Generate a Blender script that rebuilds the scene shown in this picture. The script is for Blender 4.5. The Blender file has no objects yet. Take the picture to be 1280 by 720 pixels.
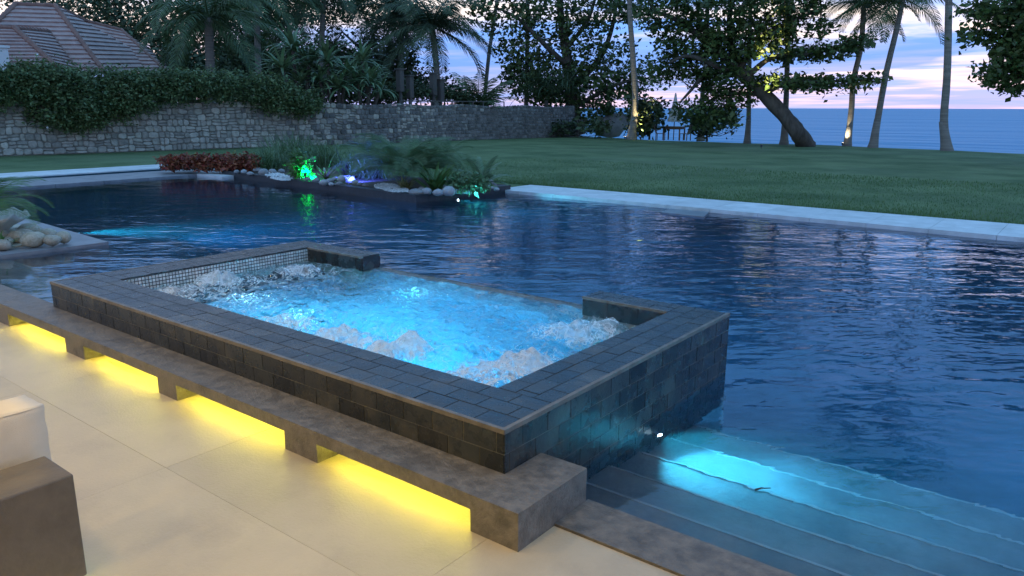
import bpy, math, random
import numpy as np
from mathutils import Vector, Matrix, noise as mnoise

random.seed(7)
rng = np.random.default_rng(7)
SC = bpy.context.scene
COL = SC.collection
R_ = math.radians

# ------------------------------------------------------------------ camera
FPX, CX, CY, CAMH = 950.0, 640.0, 360.0, 2.0
HL, HR, VBX = 133.0, 136.0, 1403.0


def _cam():
    p = np.array([-CX, HL - CY, FPX]); q = np.array([1280 - CX, HR - CY, FPX])
    up = np.cross(p, q); up /= np.linalg.norm(up)
    if up[1] > 0:
        up = -up
    b = np.array([VBX - CX, HL + (HR - HL) * VBX / 1280 - CY, FPX])
    b -= up * b.dot(up); b /= np.linalg.norm(b)
    return np.stack([np.cross(b, up), b, up])


RM = _cam()
CAM = np.array([0.0, 0.0, CAMH])


def un(x, y, z=0.0, plane=None):
    """photo pixel -> point on the level z, or on the upright plane (axis, value)"""
    d = RM @ np.array([x - CX, y - CY, FPX])
    ax, v = (2, z) if plane is None else plane
    return CAM + (v - CAM[ax]) / d[ax] * d


def at(x, y, dist):
    """photo pixel -> point at a horizontal distance"""
    d = RM @ np.array([x - CX, y - CY, FPX])
    return CAM + d * dist / math.hypot(d[0], d[1])


cam_data = bpy.data.cameras.new('camera')
cam_data.sensor_width = 36.0
cam_data.lens = FPX / 1280 * 36.0
cam_data.clip_start = 0.05
cam_data.clip_end = 60000
cam = bpy.data.objects.new('camera', cam_data)
COL.objects.link(cam)
M = Matrix.Identity(4)
for i in range(3):
    M[i][0] = RM[i, 0]; M[i][1] = -RM[i, 1]; M[i][2] = -RM[i, 2]; M[i][3] = CAM[i]
cam.matrix_world = M
SC.camera = cam

# ------------------------------------------------------------------ sky, sun, exposure
SUN_EL, SUN_ROT = R_(2.0), R_(20.0)
world = bpy.data.worlds.new('World')
SC.world = world
world.use_nodes = True
nt = world.node_tree
nt.nodes.clear()
N = nt.nodes.new
L = nt.links.new
out = N('ShaderNodeOutputWorld'); bg = N('ShaderNodeBackground')
sky = N('ShaderNodeTexSky'); sky.sky_type = 'NISHITA'; sky.sun_disc = False
sky.sun_elevation = SUN_EL; sky.sun_rotation = SUN_ROT
sky.air_density = 1.0; sky.dust_density = 0.6; sky.ozone_density = 4.0
tc = N('ShaderNodeTexCoord')
sep = N('ShaderNodeSeparateXYZ'); L(tc.outputs['Generated'], sep.inputs[0])


def wmath(op, a, b=None):
    n = N('ShaderNodeMath'); n.operation = op
    for k, v in ((0, a), (1, b)):
        if v is None:
            continue
        if isinstance(v, (int, float)):
            n.inputs[k].default_value = v
        else:
            L(v, n.inputs[k])
    return n.outputs[0]


def wramp(fac, stops, interp='LINEAR'):
    n = N('ShaderNodeValToRGB'); n.color_ramp.interpolation = interp
    e = n.color_ramp.elements
    while len(e) < len(stops):
        e.new(0.5)
    for s, (p, c) in zip(e, stops):
        s.position = p; s.color = (*c, 1) if len(c) == 3 else c
    L(fac, n.inputs[0])
    return n.outputs[0]


def wmix(fac, a, b, mode='MIX'):
    n = N('ShaderNodeMix'); n.data_type = 'RGBA'; n.blend_type = mode
    for s, v in ((n.inputs[0], fac), (n.inputs[6], a), (n.inputs[7], b)):
        if isinstance(v, (int, float)):
            s.default_value = v
        elif isinstance(v, tuple):
            s.default_value = (*v, 1)
        else:
            L(v, s)
    return n.outputs[2]


elev = wmath('ABSOLUTE', sep.outputs[2])
# clouds: a flat layer seen in perspective, so that bands get thin towards the horizon
inv = wmath('DIVIDE', 1.0, wmath('ADD', elev, 0.045))
cvec = N('ShaderNodeVectorMath'); cvec.operation = 'SCALE'
L(tc.outputs['Generated'], cvec.inputs[0]); L(inv, cvec.inputs['Scale'])
cmap = N('ShaderNodeMapping'); cmap.inputs['Scale'].default_value = (0.30, 0.42, 0.0)
cmap.inputs['Location'].default_value = (3.3, 1.75, 0.4)
cmap.inputs['Rotation'].default_value = (0, 0, R_(-24))
L(cvec.outputs[0], cmap.inputs[0])


def wnoise(scale, detail, rough, dist, vec):
    n = N('ShaderNodeTexNoise'); n.inputs['Scale'].default_value = scale
    n.inputs['Detail'].default_value = detail; n.inputs['Roughness'].default_value = rough
    n.inputs['Distortion'].default_value = dist
    L(vec, n.inputs['Vector'])
    return n.outputs[0]


n1 = wnoise(0.75, 6, 0.56, 0.5, cmap.outputs[0])
n2 = wnoise(2.3, 5, 0.6, 0.3, cmap.outputs[0])
cloud_lit = wramp(wmath('ADD', wmath('MULTIPLY', n1, 0.8), wmath('MULTIPLY', n2, 0.2)),
                  [(0.47, (0, 0, 0)), (0.57, (1, 1, 1))])
n3 = wnoise(0.5, 5, 0.55, 0.4, cmap.outputs[0])
cloud_blue = wramp(n3, [(0.50, (0, 0, 0)), (0.57, (1, 1, 1))])
# dusk gradient of the clear air, mixed with the physical sky
grad = wramp(elev, [(0.0, (0.36, 0.34, 0.60)), (0.03, (0.26, 0.34, 0.70)), (0.09, (0.15, 0.32, 0.78)),
                    (0.25, (0.10, 0.30, 0.66)), (0.6, (0.11, 0.30, 0.58)), (1.0, (0.12, 0.30, 0.55))])
lit_col = wramp(elev, [(0.0, (0.60, 0.44, 0.56)), (0.05, (0.86, 0.64, 0.56)), (0.12, (0.80, 0.70, 0.66)),
                       (0.4, (0.22, 0.36, 0.60)), (1.0, (0.16, 0.31, 0.54))])
blue_col = wramp(elev, [(0.0, (0.26, 0.33, 0.62)), (0.05, (0.10, 0.22, 0.56)), (0.12, (0.15, 0.28, 0.62)),
                        (1.0, (0.06, 0.20, 0.48))])
c1 = wmix(cloud_lit, grad, lit_col)
c2 = wmix(wmath('MULTIPLY', cloud_blue, 0.75), c1, blue_col)
skyk = wmix(1.0, sky.outputs[0], (1.0, 1.0, 1.0), 'MULTIPLY')
scl = N('ShaderNodeVectorMath'); scl.operation = 'SCALE'; scl.inputs['Scale'].default_value = 8.6
L(c2, scl.inputs[0])
fin = wmix(0.90, skyk, scl.outputs[0])
L(fin, bg.inputs[0])
bg.inputs[1].default_value = 0.15
L(bg.outputs[0], out.inputs[0])

sun_d = bpy.data.lights.new('sun', 'SUN')
sun_d.energy = 0.02; sun_d.angle = R_(12); sun_d.color = (1.0, 0.75, 0.6)
sun = bpy.data.objects.new('sun', sun_d); COL.objects.link(sun)
sd = Vector((math.sin(SUN_ROT) * math.cos(SUN_EL), math.cos(SUN_ROT) * math.cos(SUN_EL), math.sin(SUN_EL)))
sun.rotation_euler = (-sd).to_track_quat('-Z', 'Y').to_euler()
sun.location = (0, 30, 30)

vs = SC.view_settings
vs.view_transform = 'Standard'; vs.look = 'None'; vs.exposure = 0.66; vs.gamma = 1.0
vs.use_curve_mapping = False
cy = SC.cycles
cy.use_denoising = True
cy.max_bounces = 10; cy.transmission_bounces = 8; cy.glossy_bounces = 4; cy.diffuse_bounces = 3
cy.transparent_max_bounces = 8; cy.volume_bounces = 1
cy.sample_clamp_indirect = 4.0; cy.blur_glossy = 0.5

# ------------------------------------------------------------------ helpers
WORG = {}


def link(o):
    COL.objects.link(o); return o


def tag(o, label=None, cat=None, group=None, kind=None):
    for k, v in (('label', label), ('category', cat), ('group', group), ('kind', kind)):
        if v:
            o[k] = v
    return o


def thing(name, label, cat, loc, group=None, rz=0.0):
    o = link(bpy.data.objects.new(name, None))
    o.location = tuple(float(c) for c in loc); o.rotation_euler = (0, 0, rz)
    o.empty_display_size = 0.1
    WORG[o.name] = np.array(loc, float)
    return tag(o, label, cat, group)


def mesh(name, V, F, mats, smooth=False, mi=None):
    me = bpy.data.meshes.new(name)
    V = np.asarray(V, float)
    if isinstance(F, np.ndarray):
        k = F.shape[1]
        me.vertices.add(len(V)); me.vertices.foreach_set('co', V.ravel().astype(np.float32))
        me.loops.add(F.size); me.loops.foreach_set('vertex_index', F.ravel().astype(np.int32))
        me.polygons.add(len(F))
        me.polygons.foreach_set('loop_start', (np.arange(len(F)) * k).astype(np.int32))
        me.update(calc_edges=True)
    else:
        me.from_pydata(V.tolist(), [], F)
    if not isinstance(mats, (list, tuple)):
        mats = [mats]
    for m in mats:
        me.materials.append(m)
    if mi is not None:
        me.polygons.foreach_set('material_index', np.asarray(mi, np.int32))
    if smooth:
        me.polygons.foreach_set('use_smooth', np.ones(len(me.polygons), bool))
    me.update()
    return me


def obj(name, V, F, mats, parent=None, smooth=False, mi=None, origin=None):
    """V in world coordinates; the object's origin goes to its parent's base or to its own base"""
    V = np.asarray(V, float)
    if parent is not None:
        org = WORG[parent.name]
    elif origin is not None:
        org = np.asarray(origin, float)
    else:
        lo, hi = V.min(0), V.max(0)
        org = np.array([(lo[0] + hi[0]) / 2, (lo[1] + hi[1]) / 2, lo[2]])
    o = link(bpy.data.objects.new(name, mesh(name, V - org, F, mats, smooth, mi)))
    if parent is not None:
        o.parent = parent
    else:
        o.location = org
    WORG[o.name] = org.copy()
    return o


def dataobj(name, me, loc, rot=(0, 0, 0), scale=(1, 1, 1), parent=None):
    o = link(bpy.data.objects.new(name, me))
    loc = np.asarray(loc, float)
    if parent is not None:
        o.parent = parent; o.location = loc - WORG[parent.name]
    else:
        o.location = loc
    o.rotation_euler = rot; o.scale = scale
    WORG[o.name] = loc
    return o


class MB:
    def __init__(s):
        s.V = []; s.F = []; s.m = []

    def add(s, V, F, m=0):
        n = len(s.V)
        s.V += [tuple(map(float, v)) for v in V]
        s.F += [tuple(i + n for i in f) for f in F]
        s.m += [m] * len(F)
        return s

    def box(s, a, b, m=0):
        x0, y0, z0 = a; x1, y1, z1 = b
        return s.add([(x0, y0, z0), (x1, y0, z0), (x1, y1, z0), (x0, y1, z0),
                      (x0, y0, z1), (x1, y0, z1), (x1, y1, z1), (x0, y1, z1)],
                     [(3, 2, 1, 0), (4, 5, 6, 7), (0, 1, 5, 4), (1, 2, 6, 5), (2, 3, 7, 6), (3, 0, 4, 7)], m)

    def prism(s, poly, z0, z1, m=0):
        n = len(poly)
        V = [(p[0], p[1], z0) for p in poly] + [(p[0], p[1], z1) for p in poly]
        F = [tuple(range(n - 1, -1, -1)), tuple(range(n, 2 * n))]
        F += [(i, (i + 1) % n, n + (i + 1) % n, n + i) for i in range(n)]
        return s.add(V, F, m)

    def tube(s, pts, rad, k=8, m=0, cap=True, wob=0.0):
        pts = [np.asarray(p, float) for p in pts]
        V = []; F = []
        ref = np.array([0.31, 0.95, 0.05])
        for i, p in enumerate(pts):
            t = pts[min(i + 1, len(pts) - 1)] - pts[max(i - 1, 0)]
            t /= np.linalg.norm(t) + 1e-9
            a = np.cross(t, ref); a /= np.linalg.norm(a) + 1e-9
            b = np.cross(t, a)
            r = rad[i] if hasattr(rad, '__len__') else rad
            for j in range(k):
                th = 2 * math.pi * j / k
                rr = r * (1 + wob * (random.random() - .5))
                V.append(p + rr * (math.cos(th) * a + math.sin(th) * b))
        for i in range(len(pts) - 1):
            for j in range(k):
                F.append((i * k + j, i * k + (j + 1) % k, (i + 1) * k + (j + 1) % k, (i + 1) * k + j))
        if cap:
            F.append(tuple(range(k - 1, -1, -1))); F.append(tuple(range((len(pts) - 1) * k, len(pts) * k)))
        return s.add(V, F, m)

    def strap(s, base, az, el, length, width, droop, segs=5, fold=0.15, m=0, taper=0.0):
        """a long leaf that arches over"""
        p = np.array(base, float); V = []; F = []
        e = el
        st = length / segs
        h = np.array([math.cos(az), math.sin(az), 0]); side = np.array([-math.sin(az), math.cos(az), 0])
        for i in range(segs + 1):
            t = i / segs
            w = width * (min(1, 0.45 + 2.2 * t) * (1 - t ** 2.2) + 0.02) if taper == 0 else width * math.sin(math.pi * min(1, .12 + .88 * t) ** taper) + .002
            d = h * math.cos(e) + np.array([0, 0, 1]) * math.sin(e)
            nrm = np.cross(d, side)
            V += [p - side * w / 2 + nrm * w * -fold, p, p + side * w / 2 + nrm * w * -fold]
            p = p + d * st
            e -= droop / segs * (0.5 + t)
        for i in range(segs):
            a = i * 3
            F += [(a, a + 1, a + 4, a + 3), (a + 1, a + 2, a + 5, a + 4)]
        return s.add(V, F, m)

    def build(s, name, mats, parent=None, smooth=False, origin=None):
        return obj(name, s.V, s.F, mats, parent, smooth, s.m if isinstance(mats, (list, tuple)) else None, origin)


# ------------------------------------------------------------------ materials
MAT = {}


def nodes(name):
    m = bpy.data.materials.new(name); m.use_nodes = True
    t = m.node_tree
    MAT[name] = m
    return m, t, t.nodes['Principled BSDF']


def mk(name, c1, c2=None, rough=0.6, scale=4.0, detail=5, bump=0.0, bscale=None, rnd=0.0, island=0.0, spec=0.5,
       stretch=(1, 1, 1), contrast=(0.35, 0.65), c3=None, c3scale=1.0, translucent=0.0, rrough=0.0, space='Object', bdist=0.02):
    m, t, b = nodes(name)
    tc = t.nodes.new('ShaderNodeTexCoord')
    src = tc.outputs['Object'] if space == 'Object' else None
    if space == 'World':
        src = t.nodes.new('ShaderNodeNewGeometry').outputs['Position']
    mp = t.nodes.new('ShaderNodeMapping'); mp.inputs['Scale'].default_value = stretch
    t.links.new(src, mp.inputs[0])
    vec = mp.outputs[0]

    def noise(sc, d=detail, ro=0.6):
        n = t.nodes.new('ShaderNodeTexNoise'); n.inputs['Scale'].default_value = sc
        n.inputs['Detail'].default_value = d; n.inputs['Roughness'].default_value = ro
        t.links.new(vec, n.inputs['Vector'])
        return n

    def mix(fac, a, c, mode='MIX'):
        n = t.nodes.new('ShaderNodeMix'); n.data_type = 'RGBA'; n.blend_type = mode
        if isinstance(fac, float):
            n.inputs[0].default_value = fac
        else:
            t.links.new(fac, n.inputs[0])
        for s_, v in ((n.inputs[6], a), (n.inputs[7], c)):
            if isinstance(v, tuple):
                s_.default_value = (*v, 1)
            else:
                t.links.new(v, s_)
        return n.outputs[2]

    def mr(sock, a, c, lo, hi):
        n = t.nodes.new('ShaderNodeMapRange')
        n.inputs[1].default_value = a; n.inputs[2].default_value = c
        n.inputs[3].default_value = lo; n.inputs[4].default_value = hi
        t.links.new(sock, n.inputs[0])
        return n.outputs[0]

    col = c1
    n1 = noise(scale)
    if c2 is not None:
        col = mix(mr(n1.outputs[0], contrast[0], contrast[1], 0, 1), c1, c2)
    if c3 is not None:
        n3 = noise(c3scale, 6, 0.65)
        col = mix(mr(n3.outputs[0], 0.5, 0.68, 0, 0.85), col, c3)
    if rnd or island:
        hsv = t.nodes.new('ShaderNodeHueSaturation')
        if island:
            g = t.nodes.new('ShaderNodeNewGeometry'); r = g.outputs['Random Per Island']; a = island
        else:
            g = t.nodes.new('ShaderNodeObjectInfo'); r = g.outputs['Random']; a = rnd
        t.links.new(mr(r, 0, 1, 1 - a, 1 + a), hsv.inputs['Value'])
        w = t.nodes.new('ShaderNodeTexWhiteNoise'); w.noise_dimensions = '1D'
        t.links.new(r, w.inputs['W'])
        t.links.new(mr(w.outputs[0], 0, 1, 0.5 - a * 0.05, 0.5 + a * 0.05), hsv.inputs['Hue'])
        if isinstance(col, tuple):
            hsv.inputs['Color'].default_value = (*col, 1)
        else:
            t.links.new(col, hsv.inputs['Color'])
        col = hsv.outputs[0]
    if isinstance(col, tuple):
        b.inputs['Base Color'].default_value = (*col, 1)
    else:
        t.links.new(col, b.inputs['Base Color'])
    b.inputs['Roughness'].default_value = rough
    if rrough:
        t.links.new(mr(n1.outputs[0], 0.3, 0.7, max(0.05, rough - rrough), min(1, rough + rrough)), b.inputs['Roughness'])
    b.inputs['Specular IOR Level'].default_value = spec
    if bump:
        bn = noise(bscale or scale * 3, 6, 0.65)
        bp = t.nodes.new('ShaderNodeBump'); bp.inputs['Strength'].default_value = bump
        bp.inputs['Distance'].default_value = bdist
        t.links.new(bn.outputs[0], bp.inputs['Height'])
        t.links.new(bp.outputs[0], b.inputs['Normal'])
    if translucent:
        o = t.nodes['Material Output']
        tr = t.nodes.new('ShaderNodeBsdfTranslucent')
        ms = t.nodes.new('ShaderNodeMixShader'); ms.inputs[0].default_value = translucent
        if isinstance(col, tuple):
            tr.inputs[0].default_value = (*col, 1)
        else:
            t.links.new(col, tr.inputs[0])
        t.links.new(b.outputs[0], ms.inputs[1]); t.links.new(tr.outputs[0], ms.inputs[2])
        t.links.new(ms.outputs[0], o.inputs['Surface'])
    return m


def emit(name, col, strength):
    m, t, b = nodes(name)
    b.inputs['Base Color'].default_value = (*col, 1)
    b.inputs['Emission Color'].default_value = (*col, 1)
    b.inputs['Emission Strength'].default_value = strength
    return m


mk('paver', (0.46, 0.385, 0.265), (0.56, 0.475, 0.335), 0.42, 1.6, 8, 0.25, 60, rnd=0.06, c3=(0.40, 0.335, 0.24), c3scale=1.3, rrough=0.12, space='World')
mk('grout', (0.42, 0.35, 0.24), (0.36, 0.30, 0.21), 0.8, 8)
mk('sofa_concrete', (0.10, 0.085, 0.068), (0.16, 0.138, 0.11), 0.5, 3.2, 8, 0.3, 24, c3=(0.075, 0.063, 0.05), c3scale=2.3, rrough=0.15, space='World', bdist=0.012)
mk('concrete', (0.120, 0.108, 0.092), (0.205, 0.184, 0.157), 0.46, 17, 8, 0.8, 45, c3=(0.085, 0.077, 0.066), c3scale=7.0, rrough=0.15, space='World', bdist=0.012)
mk('slate', (0.016, 0.020, 0.022), (0.036, 0.040, 0.039), 0.28, 7, 8, 0.45, 22, rnd=0.40, c3=(0.066, 0.063, 0.050), c3scale=3.2, rrough=0.14, space='World', bdist=0.01)
mk('slate_grout', (0.27, 0.26, 0.225), (0.19, 0.185, 0.16), 0.7, 9, space='World')
mk('trim', (0.12, 0.108, 0.09), (0.20, 0.18, 0.15), 0.5, 9, 6, 0.2, 40, space='World')
mk('basin_tile', (0.018, 0.060, 0.085), (0.035, 0.095, 0.125), 0.4, 3, 5, 0.2, 20, space='World')
mk('step_stone', (0.075, 0.080, 0.085), (0.15, 0.155, 0.16), 0.5, 2.4, 8, 0.25, 20, c3=(0.05, 0.055, 0.06), c3scale=1.6, space='World')
mk('step_nosing', (0.18, 0.185, 0.19), (0.24, 0.24, 0.24), 0.5, 6, 6, space='World')
mk('ledge_stone', (0.13, 0.145, 0.135), (0.21, 0.22, 0.20), 0.5, 1.6, 7, 0.2, 16, space='World')
mk('kerb_slate', (0.018, 0.022, 0.026), (0.035, 0.04, 0.044), 0.5, 6, 7, 0.3, 20, space='World')
mk('coping_pale', (0.60, 0.61, 0.60), (0.75, 0.76, 0.75), 0.55, 2.6, 8, 0.2, 30, rnd=0.06, c3=(0.52, 0.53, 0.51), c3scale=1.4, space='World')
mk('coping_grey', (0.19, 0.195, 0.21), (0.28, 0.285, 0.30), 0.42, 3, 7, 0.2, 20, rnd=0.12, space='World')
mk('mosaic', (0.52, 0.50, 0.47), (0.66, 0.64, 0.62), 0.25, 30, 2, island=0.22)
mk('mosaic_grout', (0.05, 0.05, 0.055), None, 0.8)
mk('spa_plaster_caustics', (0.045, 0.15, 0.22), (0.34, 0.52, 0.60), 0.4, 9, 6, contrast=(0.42, 0.58), space='World')  # strong light and dark mottling paints a caustic pattern into the plaster colour
mk('lawn', (0.090, 0.140, 0.058), (0.185, 0.245, 0.115), 0.85, 0.45, 10, 0.9, 28, c3=(0.16, 0.205, 0.115), c3scale=0.10, spec=0.15, space='World', bdist=0.05)
mk('grass_blade', (0.085, 0.155, 0.055), (0.150, 0.235, 0.090), 0.7, 0.45, island=0.3, spec=0.2)
mk('soil', (0.06, 0.045, 0.03), (0.10, 0.08, 0.055), 0.9, 6, 6, 0.6, 18, space='World')
mk('sand', (0.40, 0.35, 0.26), (0.50, 0.44, 0.34), 0.9, 2, 6, 0.3, 10, space='World')
mk('wall_stone', (0.33, 0.31, 0.255), (0.45, 0.43, 0.36), 0.8, 5, 6, 0.55, 14, rnd=0.30, c3=(0.20, 0.20, 0.17), c3scale=3, space='World')
mk('wall_stone_i', (0.31, 0.29, 0.24), (0.42, 0.40, 0.34), 0.8, 5, 6, 0.55, 14, island=0.30, c3=(0.18, 0.18, 0.155), c3scale=2.2, space='World')
mk('wall_weathered', (0.12, 0.12, 0.112), (0.20, 0.195, 0.18), 0.85, 3, 6, 0.55, 14, island=0.35, c3=(0.24, 0.24, 0.22), c3scale=5, space='World')
mk('mortar', (0.17, 0.16, 0.13), (0.24, 0.225, 0.19), 0.9, 5, space='World')
mk('river_rock', (0.26, 0.26, 0.265), (0.38, 0.38, 0.38), 0.6, 4, 6, 0.25, 18, rnd=0.32, c3=(0.33, 0.28, 0.22), c3scale=1.3)
mk('tan_rock', (0.40, 0.34, 0.25), (0.55, 0.48, 0.38), 0.6, 5, 6, 0.25, 18, rnd=0.22, c3=(0.30, 0.24, 0.17), c3scale=2.1)
mk('gravel', (0.62, 0.62, 0.60), (0.75, 0.75, 0.73), 0.7, 8, island=0.2)
mk('boulder', (0.17, 0.17, 0.165), (0.27, 0.27, 0.26), 0.8, 3, 7, 0.6, 9)
mk('shell', (0.50, 0.47, 0.40), (0.66, 0.63, 0.56), 0.5, 6, 6, 0.4, 14)
mk('bark', (0.055, 0.045, 0.035), (0.11, 0.095, 0.075), 0.85, 5, 7, 0.8, 16, stretch=(1, 1, 0.4))
mk('palm_bark', (0.17, 0.155, 0.13), (0.28, 0.26, 0.22), 0.85, 2, 6, 0.8, 6, stretch=(0.3, 0.3, 5), bdist=0.04)
mk('crownshaft', (0.10, 0.16, 0.06), (0.16, 0.22, 0.09), 0.5, 3)
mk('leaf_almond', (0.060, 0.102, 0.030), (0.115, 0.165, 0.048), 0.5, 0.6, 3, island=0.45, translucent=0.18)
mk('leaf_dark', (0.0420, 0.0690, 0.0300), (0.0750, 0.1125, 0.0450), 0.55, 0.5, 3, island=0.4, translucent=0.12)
mk('leaf_hedge', (0.085, 0.135, 0.050), (0.14, 0.195, 0.075), 0.55, 1.2, 4, island=0.4, translucent=0.15)
mk('leaf_palm', (0.0607, 0.1080, 0.0378), (0.1013, 0.1553, 0.0567), 0.5, 1.5, 3, island=0.3, translucent=0.2)
mk('leaf_dry', (0.12, 0.085, 0.045), (0.17, 0.13, 0.07), 0.7, 1.5, 3, island=0.3, translucent=0.2)
mk('leaf_strap', (0.0862, 0.1552, 0.0690), (0.1610, 0.2415, 0.1150), 0.4, 2.0, 3, island=0.35, translucent=0.15)
mk('leaf_fern', (0.10, 0.175, 0.075), (0.145, 0.225, 0.095), 0.55, 2.0, 3, island=0.3, translucent=0.25)
mk('leaf_bright', (0.10, 0.20, 0.06), (0.16, 0.27, 0.08), 0.45, 2.0, 3, island=0.25, translucent=0.25)
mk('leaf_red', (0.20, 0.050, 0.025), (0.34, 0.10, 0.045), 0.5, 3.0, 3, island=0.45, translucent=0.2)
mk('leaf_yellow', (0.30, 0.22, 0.05), (0.22, 0.20, 0.05), 0.5, 3.0, 3, island=0.3, translucent=0.2)
mk('leaf_purple', (0.045, 0.025, 0.06), (0.08, 0.045, 0.09), 0.4, 3.0, 3, island=0.3, translucent=0.1)
mk('leaf_varieg', (0.40, 0.33, 0.16), (0.16, 0.20, 0.07), 0.45, 9.0, 3, island=0.3, translucent=0.2)
mk('petal', (0.75, 0.70, 0.72), None, 0.6)
mk('roof_tile', (0.37, 0.235, 0.20), (0.47, 0.32, 0.28), 0.65, 3.0, 5, 0.4, 14, c3=(0.26, 0.18, 0.165), c3scale=1.2, space='World')
mk('hip_cap', (0.20, 0.10, 0.075), (0.27, 0.145, 0.11), 0.7, 3.0, space='World')
mk('render_white', (0.66, 0.66, 0.64), (0.74, 0.74, 0.72), 0.7, 2)
mk('wood_grey', (0.065, 0.058, 0.05), (0.11, 0.098, 0.085), 0.75, 4, 6, 0.4, 18, stretch=(1, 1, 0.2))
mk('wood_brown', (0.12, 0.075, 0.045), (0.19, 0.12, 0.075), 0.7, 4, 6, 0.3, 18)
mk('canvas', (0.58, 0.57, 0.53), (0.66, 0.65, 0.61), 0.85, 6, 4, 0.3, 20)
mk('cushion', (0.66, 0.58, 0.45), (0.72, 0.64, 0.51), 0.9, 5, 5, 0.25, 220, spec=0.2)
mk('metal_dark', (0.03, 0.03, 0.035), None, 0.4)
mk('steel', (0.55, 0.56, 0.58), None, 0.25); MAT['steel'].node_tree.nodes['Principled BSDF'].inputs['Metallic'].default_value = 1.0
mk('ceiling_paint', (0.72, 0.70, 0.66), None, 0.8)
mk('spray', (0.85, 0.88, 0.9), None, 0.3)
mk('twig', (0.03, 0.02, 0.015), None, 0.7)
emit('led_yellow', (1.0, 0.90, 0.12), 25.0)
emit('lens_cyan', (0.25, 0.75, 1.0), 30.0)
emit('lens_dim', (0.1, 0.5, 1.0), 3.0)
emit('lens_white', (0.75, 0.92, 1.0), 30.0)
emit('lens_green', (0.0, 1.0, 0.25), 6.0)
emit('lens_blue', (0.06, 0.1, 1.0), 5.0)
emit('lens_metal', (1.0, 0.72, 0.42), 0.5)
emit('lens_warm', (1.0, 0.72, 0.42), 12.0)


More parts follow.
